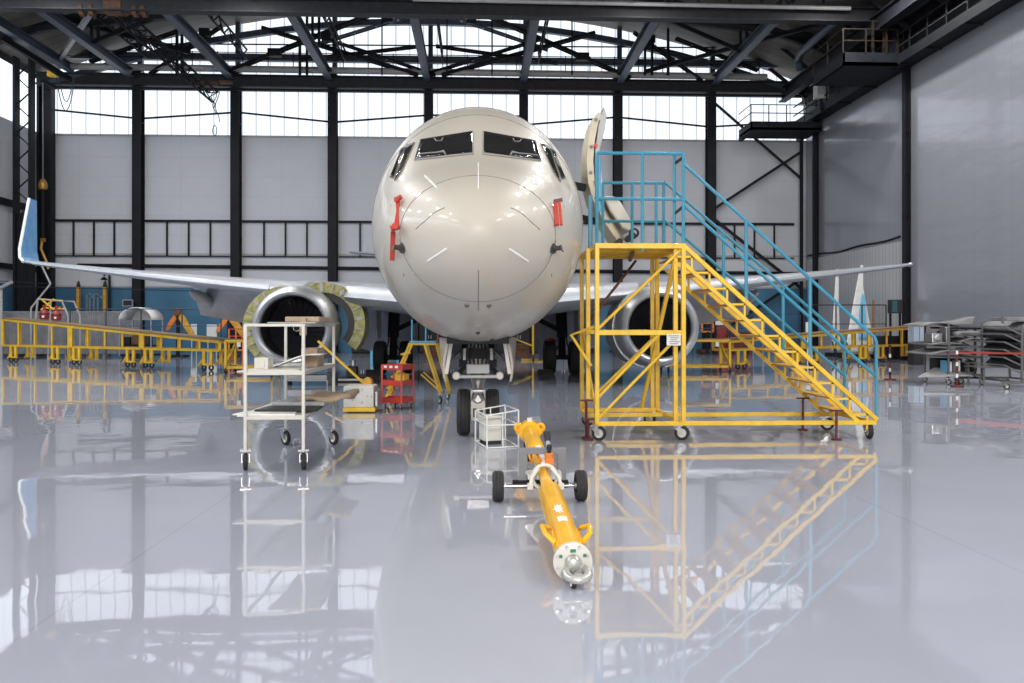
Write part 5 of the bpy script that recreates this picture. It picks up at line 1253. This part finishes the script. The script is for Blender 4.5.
# orange draped hoists
for px, lb, h, sc in ((178, 'orange folding hoist with drooping arms in front of the blue wall at left', 311, 1), (229, 'orange folding hoist just left of the left engine', 313, 1.1)):
    Y = 44.0; x = xat(px, Y); z = zat(h, Y)
    t = thing('folding_hoist', lb, 'hoist', (x, Y, 0), 'orange folding hoists')
    part(MB().bar((x, Y, 0), (x, Y, z + .1), .16).box((x, Y, .05), (.9, .9, .1)), 'mast', 'steeldark', t)
    part(MB().prism([(x - .05, Y - .1, z), (x - .55 * sc, Y - .1, z - .75), (x - .62 * sc, Y - .1, z - 1.05), (x - .42 * sc, Y - .1, z - 1.02), (x - .05, Y - .1, z - .45)], (0, .16, 0)), 'arm', 'orange', t, bevel=.03)
    part(MB().prism([(x + .05, Y - .1, z), (x + .4 * sc, Y - .1, z - .35), (x + .9 * sc, Y - .1, z - 1.3), (x + .7 * sc, Y - .1, z - 1.45), (x + .05, Y - .1, z - .45)], (0, .16, 0)), 'arm', 'oldyellow', t, bevel=.03)
    part(MB().lathe((x, Y - .18, z - .08), (0, 1, 0), [(.001, 0), (.2, 0), (.2, .3), (.001, .3)], 14), 'pivot', 'rust', t, smooth=True)
one(MB().bx(xat(191, 49.8), xat(197, 49.8), 49.75, 49.8, 0.9, zat(324, 49.8)).bx(xat(191.3, 49.8), xat(191.8, 49.8), 49.8, 49.9, 0, 1.6).bx(xat(196, 49.8), xat(196.5, 49.8), 49.8, 49.9, 0, 1.6), 'notice_board', 'paper', 'small white notice board at the blue wall, left of the two', 'board', 'white notice boards')
one(MB().bx(xat(207, 49.8), xat(217, 49.8), 49.75, 49.8, 0.7, zat(324.5, 49.8)).bx(xat(207.5, 49.8), xat(208, 49.8), 49.8, 49.9, 0, 1.6).bx(xat(216, 49.8), xat(216.5, 49.8), 49.8, 49.9, 0, 1.6), 'notice_board', 'paper', 'larger white notice board at the blue wall, right of the two', 'board', 'white notice boards')
# red/orange rack near left engine
Y = 38.0; x0, x1 = xat(229, Y), xat(243, Y); t = thing('red_rack', 'small red and white frame rack left of the left engine', 'rack', ((x0 + x1) / 2, Y, 0))
for x in (x0, (x0 + x1) / 2, x1): part(MB().bar((x, Y, 0), (x, Y, zat(329, Y)), .06), 'post', 'orange', t)
for z in (zat(329, Y), zat(336, Y), .5): part(MB().bar((x0, Y, z), (x1, Y, z), .05), 'rail', 'red', t)
part(MB().bx(x0, x1, Y, Y + .5, .5, .55), 'shelf', 'steel', t)
for x in (x0, x1): part(MB().bar((x, Y, .03), (x, Y + .5, .03), .06).bar((x, Y + .5, 0), (x, Y + .5, .5), .05), 'leg', 'orange', t)
# yellow engine stands beside each engine
for s_, lb in ((-1, 'yellow work stand beside the left engine, behind the cream cart'), (1, 'yellow work stand beside the right engine, seen through the stairs')):
    Y = 28.2; xa_, xb_ = (-8.55, -7.0) if s_ < 0 else (6.6, 8.75)
    t = thing('engine_stand', lb, 'work stand', ((xa_ + xb_) / 2, Y + .5, 0), 'yellow engine stands')
    zt2 = 1.12
    for x in (xa_, xb_):
        for y in (Y, Y + 1.1): part(MB().bar((x, y, .1), (x, y, zt2), .08), 'leg', 'dockyellow', t)
        part(MB().bar((x, Y, .3), (x, Y + 1.1, zt2 - .1), .06), 'end_brace', 'dockyellow', t); tyre((x, Y - .02, .1), (1, 0, 0), .1, .05).build('wheel', 'rubber', t, True); tyre((x, Y + 1.12, .1), (1, 0, 0), .1, .05).build('wheel', 'rubber', t, True)
        part(MB().bar((x, Y, zt2), (x, Y + 1.1, zt2), .07).bar((x, Y, .22), (x, Y + 1.1, .22), .07), 'end_rail', 'dockyellow', t)
    for y in (Y, Y + 1.1): part(MB().bar((xa_, y, zt2), (xb_, y, zt2), .08).bar((xa_, y, .22), (xb_, y, .22), .08), 'long_rail', 'dockyellow', t)
    part(MB().bx(xa_, xb_, Y, Y + 1.1, zt2 + .035, zt2 + .07), 'deck', 'wood', t)
    part(MB().box((xb_ - .45 if s_ > 0 else xa_ + .45, Y - .05, zt2 - .12), (.13, .03, .16)), 'tag_plate', 'paper', t)
# engine cradle below left engine (dark stand with white stripe)
t = thing('engine_cradle', 'dark support stand with a white stripe under the left engine cowl', 'stand', (-3.7, 24.4, 0))
part(MB().bx(-4.05, -3.35, 24.0, 24.7, 0, .12).bx(-3.85, -3.55, 24.15, 24.55, .12, .45), 'base', 'black', t, bevel=.02); part(MB().bx(-4.06, -3.34, 23.985, 24.0, .04, .1), 'stripe', 'paper', t)
part(MB().tube((-3.7, 24.35, .45), (-3.7, 24.35, .62), .1, 12), 'jack_head', 'steel', t)
one(MB().bx(-5.3, -4.1, 22.6, 23.5, .12, .16).bx(-5.3, -5.26, 22.6, 23.5, 0, .14).bx(-4.14, -4.1, 22.6, 23.5, 0, .14).bx(-5.25, -4.15, 22.7, 23.4, .16, .28), 'low_dolly', 'pipe', 'low pale dolly on the floor under the left engine', 'dolly', bevel=.01)
# wheel chocks
for s_, o, lb in ((-1, -.55, 'dark wheel chock before the outer tyre of the left main gear'), (1, -.62, 'dark wheel chock beside the inner tyre of the right main gear')):
    x = s_ * 2.86 + o; y = YN + 18.65
    one(MB().prism([(x - .25, y, 0), (x - .25, y + .26, 0), (x - .25, y + .18, .2), (x - .25, y + .08, .2)], (.5, 0, 0)), 'wheel_chock', 'black', lb, 'chock', 'wheel chocks', bevel=.015)
# light blue drums behind the landing gear
for px, py, lb, r_ in ((379, 334, 'light blue round barrel seen between the left engine and the fuselage', .38), (404, 336, 'light blue barrel behind the left main gear', .34)):
    Y = 36.0; c = V((xat(px, Y), Y, 0))
    t = thing('blue_barrel', lb, 'barrel', tuple(c), 'blue barrels')
    part(MB().lathe(c, (0, 0, 1), [(.001, 0), (r_, 0), (r_ * 1.02, .3), (r_, .32), (r_, .62), (r_ * 1.02, .64), (r_, .95), (r_ * .9, 1.3), (r_ * .5, 1.45), (.001, 1.46)], 24), 'body', 'ltblue', t, smooth=True); part(MB().lathe(c + V((0, 0, 1.45)), (0, 0, 1), [(.08, 0), (.08, .06), (.001, .07)], 12), 'cap', 'strip', t, smooth=True)
    part(MB().lathe(c, (0, 0, 1), [(r_ * 1.03, .60), (r_ * 1.05, .63), (r_ * 1.03, .66)], 24), 'hoop', 'steel', t)
# equipment crate row under the belly, far
for k, (px, m_, lb) in enumerate(((436, 'rust', 'brown flight case far behind the nose gear'), (517, 'rust', 'brown crate on the floor far behind the nose gear at right'))):
    Y = 40.0; x = xat(px, Y); one(MB().bx(x - .6, x + .6, Y, Y + .6, .1, .75).bx(x - .64, x + .64, Y - .03, Y + .63, .5, .56).bx(x - .5, x - .3, Y, Y + .6, 0, .1).bx(x + .3, x + .5, Y, Y + .6, 0, .1), 'crate', m_, lb, 'crate', bevel=.02)
Y = 38.0; x0 = xat(533, Y)
t = thing('yellow_trestle', 'slim yellow trestle far behind the fuselage right of the nose gear', 'trestle', (x0, Y, 0))
part(MB().bar((x0, Y, .1), (x0, Y, 1.7), .09).bar((x0, Y, .7), (x0 - 1.0, Y, 1.1), .06).bar((x0 - .5, Y + .5, .05), (x0 + .5, Y - .2, .05), .09), 'frame', 'dockyellow', t); tyre((x0, Y - .2, .15), (1, 0, 0), .15, .08).build('wheel', 'rubber', t, True)

# ------------------------------------------------------------------ right rear: wall things behind the stairs
Y = 47.0
x0, x1 = xat(702, Y), xat(713, Y); t = thing('motor_stand', 'orange square frame stand by the blue wall right of the right engine', 'stand', ((x0 + x1) / 2, Y, 0))
part(MB().bar((x0, Y, 1.3), (x0, Y, zat(323, Y)), .1).bar((x1, Y, 1.3), (x1, Y, zat(323, Y)), .1).bar((x0, Y, zat(323, Y)), (x1, Y, zat(323, Y)), .1).bar((x0, Y, 1.3), (x1, Y, 1.3), .1), 'frame', 'orange', t); part(MB().bx(x0 + .2, x1 - .15, Y, Y + .3, 1.35, 1.75), 'motor', 'steeldark', t, bevel=.04); part(MB().bar(((x0 + x1) / 2, Y, 0), ((x0 + x1) / 2, Y, 1.3), .12).box(((x0 + x1) / 2, Y, .04), (.8, .6, .08)), 'pedestal', 'steeldark', t)
x0, x1 = xat(716.5, Y), xat(728, Y); t = thing('red_cabinet', 'dark red cabinet by the blue wall beside the orange frame', 'cabinet', ((x0 + x1) / 2, Y, 0))
part(MB().bx(x0, x1, Y, Y + .5, .08, zat(325, Y)), 'body', 'darkred', t, bevel=.02); part(MB().bx(x0 + .06, x1 - .06, Y - .02, Y, .2, zat(326, Y)), 'door', 'vessel', t); part(MB().bx(x0 + .1, x1 - .1, Y + .05, Y + .45, 0, .08), 'plinth', 'black', t)
zc_ = zat(325, Y)
one(MB().prism([(x0, Y + .2, zc_), (x1 - .2, Y + .2, zc_), (x1 - .2, Y + .2, zc_ + .3), (x0 + .35, Y + .2, zc_ + .2), (x0, Y + .2, zc_ + .42)], (0, .04, 0)), 'white_board', 'paper', 'torn edged white board standing on the dark red cabinet', 'board')
one(MB().bx(xat(752, Y), xat(765, Y), Y, Y + .05, 1.2, zat(318, Y)).bx(xat(753, Y), xat(754, Y), Y + .05, Y + .15, 0, 2.0).bx(xat(763, Y), xat(764, Y), Y + .05, Y + .15, 0, 2.0), 'poster_board', 'pipe', 'pale grey board on legs behind the stair flight', 'board')
Y = 48.5; x0 = xat(706, Y)
t = thing('drill_column', 'dark column machine with red base in front of the blue wall, right of the engine', 'machine', (x0, Y, 0))
part(MB().bx(x0 - .2, x0 + .2, Y - .2, Y + .2, 0, 3.2), 'column', 'steeldark', t, bevel=.03); part(MB().bx(x0 - .45, x0 + .35, Y - .5, Y, 2.4, 3.0), 'head', 'steeldark', t, bevel=.05); part(MB().bx(x0 - .5, x0 + .5, Y - .6, Y + .3, 0, .25), 'base', 'rust', t)
x0 = xat(743, 46.0); one(MB().bx(x0 - .6, x0 + .6, 46, 46.7, .25, 1.3).bx(x0 - .62, x0 + .62, 45.98, 46.02, .7, .76).bx(x0 - .5, x0 - .35, 46.1, 46.6, 0, .25).bx(x0 + .35, x0 + .5, 46.1, 46.6, 0, .25), 'red_chest', 'darkred', 'dark red chest on feet behind the low right wing dock', 'chest', bevel=.03)
c = at(808, 330, 43.5)
one(MB().bx(c.x - .12, c.x + .12, 43.45, 43.55, zat(338, 43.5), zat(322, 43.5)).bx(c.x - .04, c.x + .04, 43.5, 43.56, 0, zat(338, 43.5)).bx(c.x - .2, c.x + .2, 43.3, 43.7, 0, .05), 'sign_post', 'strip', 'slim white sign on a post by the rear right corner', 'sign')

# stored winglets standing at the right wall
def stored_winglet(px, top_py, bw_px, Y, label, film):
    xb0, xb1 = xat(px - bw_px / 2, Y), xat(px + bw_px / 2, Y); zt_ = zat(top_py, Y); b0 = .35
    t = thing('stored_winglet', label, 'winglet', ((xb0 + xb1) / 2, Y, 0), 'stored winglets')
    rr = []
    for k in range(9):
        u = k / 8; z = b0 + (zt_ - b0) * u; xl = xb0 + (xat(px + 1.2, Y) - .06 - xb0) * min(1, u * 1.0) ** 1.15; xr_ = xb1 + (xat(px + 1.2, Y) + .06 - xb1) * min(1, u * 1.35) if u < .74 else xat(px + 1.2, Y) + .06 + .02 * u
        c_ = max(xr_ - xl, .08); rr.append([V((xl + a * c_, Y + b * c_ * .9, z)) for a, b in AF])
    part(MB().loft(rr), 'shell', 'strip', t, smooth=True, angle=50)
    if film:
        part(MB().prism([(xat(px - 3, Y), Y - .12, 1.0), (xat(px + 5.5, Y), Y - .12, 1.0), (xat(px + 3.5, Y), Y - .12, zat(296, Y)), (xat(px + 1.0, Y), Y - .12, zat(293, Y)), (xat(px - 2, Y), Y - .12, zat(310, Y))], (0, .03, 0)), 'protective_film', mat('pale_blue_film', (.22, .55, .78), .3), t)
    part(MB().bx(xb0 - .15, xb1 + .15, Y - .5, Y + .5, 0, .2).bar((xb0, Y - .45, .2), (xb0, Y - .1, .8), .06).bar((xb1, Y - .45, .2), (xb1, Y - .1, .8), .06), 'stand', 'steeldark', t)
stored_winglet(860.5, 264, 30, 40.6, 'white winglet with pale blue film standing upright by the right wall', True)
stored_winglet(836.0, 268, 9, 43.2, 'slim white winglet edge standing upright behind the blue filmed one', False)
one(MB().bx(xat(872, 41.6), xat(874, 41.6), 41.5, 41.6, 0, zat(300, 41.6)).box((xat(873, 41.6), 41.55, .04), (.4, .4, .08)), 'wood_batten', 'wood', 'slim wooden batten standing by the ribbed wall next to the winglet', 'batten')
# dark cabinet on post near the wall column
Y = 38.5; x0, x1 = xat(891.5, Y), xat(903, Y)
t = thing('switch_cabinet', 'black switch cabinet mounted high on posts before the right wall column', 'cabinet', ((x0 + x1) / 2, Y, 0))
part(MB().bx(x0, x1, Y, Y + .4, zat(313, Y), zat(299, Y)), 'body', 'black', t, bevel=.02); part(MB().bx(x0 + .04, x0 + .28, Y - .02, Y, zat(312, Y), zat(300, Y)), 'door', mat('teal_panel', (.02, .10, .12), .4), t)
for x in (x0 + .05, x1 - .05): part(MB().bar((x, Y + .2, 0), (x, Y + .2, zat(313, Y)), .08), 'post', 'steeldark', t)
for k, (px, w_) in enumerate(((884, 10), (896, 9))):
    Y = 39.1; x = xat(px, Y); one(MB().bx(x - .28, x + .28, Y, Y + .5, .12, 1.15).bx(x - .2, x + .2, Y - .02, Y, .3, .9).bx(x - .24, x + .24, Y + .05, Y + .45, 0, .12), 'dark_bin', 'black', f'{["left", "right"][k]} of two black bins at the foot of the right wall column', 'bin', 'black bins', bevel=.04)
Y = 33.5; x0, x1 = xat(911, Y), xat(924, Y)
t = thing('white_locker', 'pale blue white locker on a black base beside the orange wing dock at right', 'locker', ((x0 + x1) / 2, Y, 0))
x0, x1 = xat(914, Y), xat(925, Y)
part(MB().bx(x0, x1, Y, Y + .5, .9, zat(325.5, Y)), 'body', mat('pale_blue_paint', (.42, .50, .60), .4), t, bevel=.02); part(MB().bx((x0 + x1) / 2 - .01, (x0 + x1) / 2 + .01, Y - .01, Y, .95, 1.6), 'door_gap', 'ink', t)
part(MB().bx(x0, x1, Y + .02, Y + .5, 0, .9), 'base', 'black', t)

# ------------------------------------------------------------------ panel racks at right
def rack(px0, px1, Y, D, shelves, h, label):
    x0, x1 = xat(px0, Y), xat(px1, Y); t = thing('panel_rack', label, 'rack', ((x0 + x1) / 2, Y + D / 2, 0), 'panel racks')
    for x in (x0, x1):
        for y in (Y, Y + D): part(MB().bar((x, y, .18), (x, y, h), .045), 'post', 'racksteel', t); castor(t, (x, y, 0), .075, .6, .19, .035)
    for z in shelves:
        part(MB().bx(x0, x1, Y, Y + D, z, z + .025), 'shelf', 'panelgrey', t)
        part(MB().bar((x0, Y, z), (x1, Y, z), .045), 'shelf_rail', 'racksteel', t)
    return x0, x1, t
x0, x1, t = rack(948.5, 982, 22.3, 1.2, (.26, .75, 1.05), 1.72, 'wheeled steel rack loaded with grey aircraft panels near the right wall')
def panel(name, x0, x1, y0, y1, z, t_, m_, label, curve=0.0, skew=0.0, cat='panel', grp='aircraft panels on the racks'):
    rws = []
    for j in range(9):
        u = j / 8; rws.append([V((x0 + (x1 - x0) * u + skew * i / 4, y0 + (y1 - y0) * i / 4, z + curve * math.sin(PI * u) + .02 * i / 4)) for i in range(5)])
    return one(MB().grid(rws), name, m_, label, cat, grp, solid=t_, smooth=True)
one(MB().prism([at(918, 377.5, 22.15), at(972, 376, 22.15), at(976, 368.5, 23.0), at(934, 368.5, 23.0)], (0, 0, .025)), 'aircraft_panel', 'pipe', 'broad pale panel leaning out over the bottom shelf of the left rack at right', 'panel', 'aircraft panels on the racks')
one(MB().bx(x0 + .1, x1 - .05, 23.15, 23.45, .30, .70).bx(x0 + .15, x1 - .1, 23.12, 23.15, .34, .66), 'crate', 'black', 'added black box that darkens the back of the left rack bottom shelf', 'crate', bevel=.01)  # black box put in as the dark interior under the rack
xk = x0
for k in range(8):
    w_ = .06 + .025 * (k % 3); m_ = ['ltblue', 'strip', 'panelgrey', 'paper', 'steeldark', 'panelgrey', 'black', 'wood'][k]
    one(MB().bx(xk + .04, xk + .04 + w_, 22.5, 22.78, .35, .66 - .03 * (k % 3)).bx(xk + .045, xk + .035 + w_, 22.49, 22.5, .38, .56), 'binder', m_, f'{["blue", "white", "grey", "paper white", "dark", "pale grey", "black", "brown"][k]} box file in the row on the left rack bottom shelf', 'box file', 'box files on the rack', bevel=.006); xk += w_ + .035
panel('aircraft_panel', x0 - .6, x1 + .1, 22.2, 23.5, .84, .02, 'panelgrey', 'long curved grey panel on the middle shelf of the left rack', .12)
panel('aircraft_panel', x0 - .5, x0 + .5, 22.3, 23.5, 1.11, .05, 'racksteel', 'grey metal panel at the left on the upper shelf of the left rack', .04)
panel('aircraft_panel', x0 + .35, x1 + .2, 22.3, 23.6, 1.18, .03, 'panelgrey', 'pale panel at the right on the upper shelf of the left rack', .10)
one(MB().bx(x0 - .35, x0 - .05, 22.5, 22.9, 1.16, 1.42).bx(x0 + .02, x0 + .14, 22.45, 22.8, 1.16, 1.6).lathe((x0 - .2, 22.48, 1.3), (0, 1, 0), [(.001, -.03), (.08, -.03), (.1, 0), (.1, .02)], 14), 'machined_part', 'steel', 'bare metal machined part standing on the left rack', 'part', bevel=.02)
panel('aircraft_panel', x0 + .25, x1 + .05, 22.35, 23.3, 1.40, .14, 'panelgrey', 'thick pale grey fairing on top of the left rack', .03)
panel('aircraft_panel', x0 + .1, x1 + .05, 22.4, 23.4, 1.56, .05, 'steeldark', 'flat dark grey panel stacked above the pale fairing on the left rack', .0)
panel('aircraft_panel', x0 - .6, x0 + .5, 22.6, 23.6, 1.63, .04, 'panelgrey', 'curved grey skin at the top left of the rack pile', .09)
one(MB().prism([(x0 - .1, 22.7, 1.69), (x1 - .1, 22.6, 1.68), (x1 + .0, 22.6, 1.90), (x1 - .35, 22.65, 1.80), (x0 + .3, 22.7, 1.76)], (0, .5, 0)), 'aircraft_panel', 'panelgrey', 'pointed pale fairing lying topmost on the left rack', 'panel', 'aircraft panels on the racks', bevel=.01)
# second rack (dark cowl stack) at the right edge
Y = 20.6; x0, x1 = xat(988, Y), xat(1060, Y)
t = thing('cowl_rack', 'steel rack with slanting arms at the right picture edge', 'rack', ((x0 + x1) / 2, Y + 1, 0))
for x in (xat(1022, Y), x1):
    for y in (Y, Y + 2.0): part(MB().bar((x, y, .15), (x, y, 1.62), .05), 'post', 'racksteel', t)
for y in (Y, Y + 2.0):
    part(MB().bar((xat(1002, Y), y, .17), (x1, y, .17), .06), 'base_rail', 'racksteel', t); castor(t, (xat(1007, Y), y, 0), .075, .6, .17, .035); castor(t, (x1 - .1, y, 0), .075, .6, .17, .035)
for x in (xat(1022, Y), x1): part(MB().bar((x, Y, .17), (x, Y + 2.0, .17), .05), 'base_rail', 'racksteel', t)
for k in range(6):
    z = .40 + k * .2; part(MB().bar((xat(1022, Y), Y, z), (xat(1004, Y), Y, z + .22), .035).bar((xat(1022, Y), Y + 2, z), (xat(1004, Y), Y + 2, z + .22), .035).bar((xat(1004, Y), Y, z + .22), (xat(1004, Y), Y + 2, z + .22), .03), 'slanting_arm', 'racksteel', t)
for k in range(6):
    z = .60 + .20 * k; a, b = xat(986 + 4 * (k % 2) - 2 * k, Y + 1.9), x1 - .3
    nm_ = ['lowest', 'second', 'third', 'fourth', 'fifth', 'topmost']
    rws = []
    for j in range(9):
        u = j / 8; rws.append([V((a + (b - a) * u, Y + .15 + 1.7 * i / 4, z + .07 * math.sin(PI * u) - .10 * (1 - u) ** 3 + .015 * i)) for i in range(5)])
    one(MB().grid(rws), 'curved_sheet', 'black' if k < 5 else 'panelgrey', f'{nm_[k]} of the six {"dark" if k < 5 else "stacked, grey"} curved cowl panels on the right edge rack'.replace('dark curved', 'dark curved'), 'cowl panel', 'cowl panels', solid=.13, smooth=True)
one(MB().bx(xat(1010, Y), xat(1040, Y), Y + .2, Y + .8, 1.76, 1.86).bx(xat(1008.5, Y), xat(1009.5, Y), Y + .2, Y + .3, 1.7, 1.92), 'white_tray', 'panelgrey', 'grey tray on top of the cowl panel stack at the right edge', 'tray', bevel=.02)
Yw = 21.6
one(MB().bx(xat(981, Yw), xat(1030, Yw), Yw - .1, Yw + .8, .50, .53).bar((xat(984, Yw), Yw, 0), (xat(984, Yw), Yw, .5), .04).bar((xat(984, Yw), Yw + .7, 0), (xat(984, Yw), Yw + .7, .5), .04), 'low_table', 'panelgrey', 'low pale table top between the two racks at the right', 'table')
# stanchions with red tape
def stanchion(px, py, h, label, cols_):
    g_ = gnd(px, py); t = thing('barrier_post', label, 'barrier post', tuple(g_), 'red and white barrier posts')
    part(MB().disc(g_ + V((0, 0, .02)), (0, 0, 1), .17, .04, 20), 'base', 'darkred', t)
    n = 9
    for k in range(n): part(MB().tube(g_ + V((0, 0, .04 + (h - .04) * k / n)), g_ + V((0, 0, .04 + (h - .04) * (k + 1) / n)), .03, 10), 'post_band', cols_[k % len(cols_)], t, smooth=True)
    part(MB().tube(g_ + V((0, 0, h)), g_ + V((0, 0, h + .07)), .04, 12), 'head', 'black', t)
    return g_, h
ga, ha = stanchion(957, 387, .98, 'red and white barrier post standing in front of the left panel rack', ('darkred', 'darkred', 'strip'))
gb, hb = stanchion(890, 380, 1.0, 'dark red and white barrier post near the foot of the blue stair rail', ('darkred', 'steeldark', 'strip', 'darkred'))
e1, e2 = V((xat(1045, 20.0), 20.0, .93)), at(927, 351, 24.5)
one(MB().bar(ga + V((.03, 0, ha - .06)), e1, .012, .05).bar(e1, e1 + V((.5, -.2, 0)), .012, .05), 'barrier_tape', 'taperd', 'red barrier tape running right from the barrier post across the racks', 'tape')
one(MB().bar(ga + V((-.03, 0, ha - .06)), e2, .010, .03), 'barrier_tape', 'taperd', 'short red barrier tape running left from the barrier post', 'tape')

# row of dark storage cabinets under the rear wall, seen below the fuselage
for i in range(11):
    x = -6.6 + i * 1.28; h_ = 1.85 + .25 * ((i * 5) % 3); Y = 47.2
    t = thing('storage_cabinet', f'dark grey storage cabinet in the row far behind the aircraft, {["first", "second", "third", "fourth", "fifth", "sixth", "seventh", "eighth", "ninth", "tenth", "last"][i]} from the left', 'cabinet', (x, Y, 0), 'dark cabinets behind the aircraft')
    part(MB().bx(x - .62, x + .62, Y, Y + .7, .08, h_), 'body', 'steelgrey' if i % 3 else 'steeldark', t, bevel=.02)
    for sx in (-1, 1): dr = part(MB().bx(x + sx * .31 - .28, x + sx * .31 + .28, Y - .02, Y, .15, h_ - .08), 'door', 'steelblue' if i % 4 == 1 else 'steelgrey', t); part(MB().bx(x + sx * .07 - .015, x + sx * .07 + .015, Y - .05, Y - .02, .9, 1.1), 'handle', 'steel', dr)
    part(MB().bx(x - .58, x + .58, Y + .04, Y + .66, 0, .08), 'plinth', 'black', t)
# ------------------------------------------------------------------ light
w = bpy.data.worlds.new('sky'); S.world = w; w.use_nodes = True
bg = w.node_tree.nodes['Background']; bg.inputs['Color'].default_value = (1.0, 0.97, 0.92, 1); bg.inputs['Strength'].default_value = 1.4
def lamp(name, loc, size, power, col=(1, .97, .93)):
    l = bpy.data.lights.new(name, 'AREA'); l.shape = 'RECTANGLE'; l.size = size[0]; l.size_y = size[1]; l.energy = power; l.color = col
    o = bpy.data.objects.new(name, l); C.objects.link(o); o.location = loc; return o
for x in (-20, -11, 8, 17):
    for y in (20, 28, 36): lamp('ceiling_fill_lamp', (x, y, 17.0), (.7, .7), 560, (1, .985, .97))  # out-of-view roof lamps: small skin glints, plus fill for the rear half
for x in (-21, -14, 13, 18):
    for y in (5, 13): lamp('ceiling_fill_lamp', (x, y, 17.0), (.7, .7), 520, (1, .985, .97))  # added fill rows that lift the middle of the floor
for x in (-20, 17):
    for y in (-4, 6): lamp('ceiling_fill_lamp', (x, y, 17.0), (3.0, 5.0), 700, (1, .985, .97))  # broad fill lights added off to the sides to brighten the floor
for x in (-9, -3, 3, 9):
    for y in (-6, 2): lamp('high_bay_lamp', (x, y, 16.5), (.25, .25), 110)
fl = lamp('nose_glow_light', (0.5, -13, 7.5), (2.5, 2.5), 2700, (1, .93, .86)); fl.rotation_euler = (math.radians(72), 0, 0)  # added light behind the camera, makes the warm glow on the nose
S.view_settings.view_transform = 'Standard'; S.view_settings.look = 'None'; S.view_settings.gamma = 1; S.view_settings.use_curve_mapping = False
S.view_settings.exposure = 0.0
try:
    S.cycles.use_denoising = True; S.cycles.max_bounces = 8; S.cycles.caustics_reflective = False; S.cycles.caustics_refractive = False; S.cycles.sample_clamp_indirect = 6
except Exception: pass
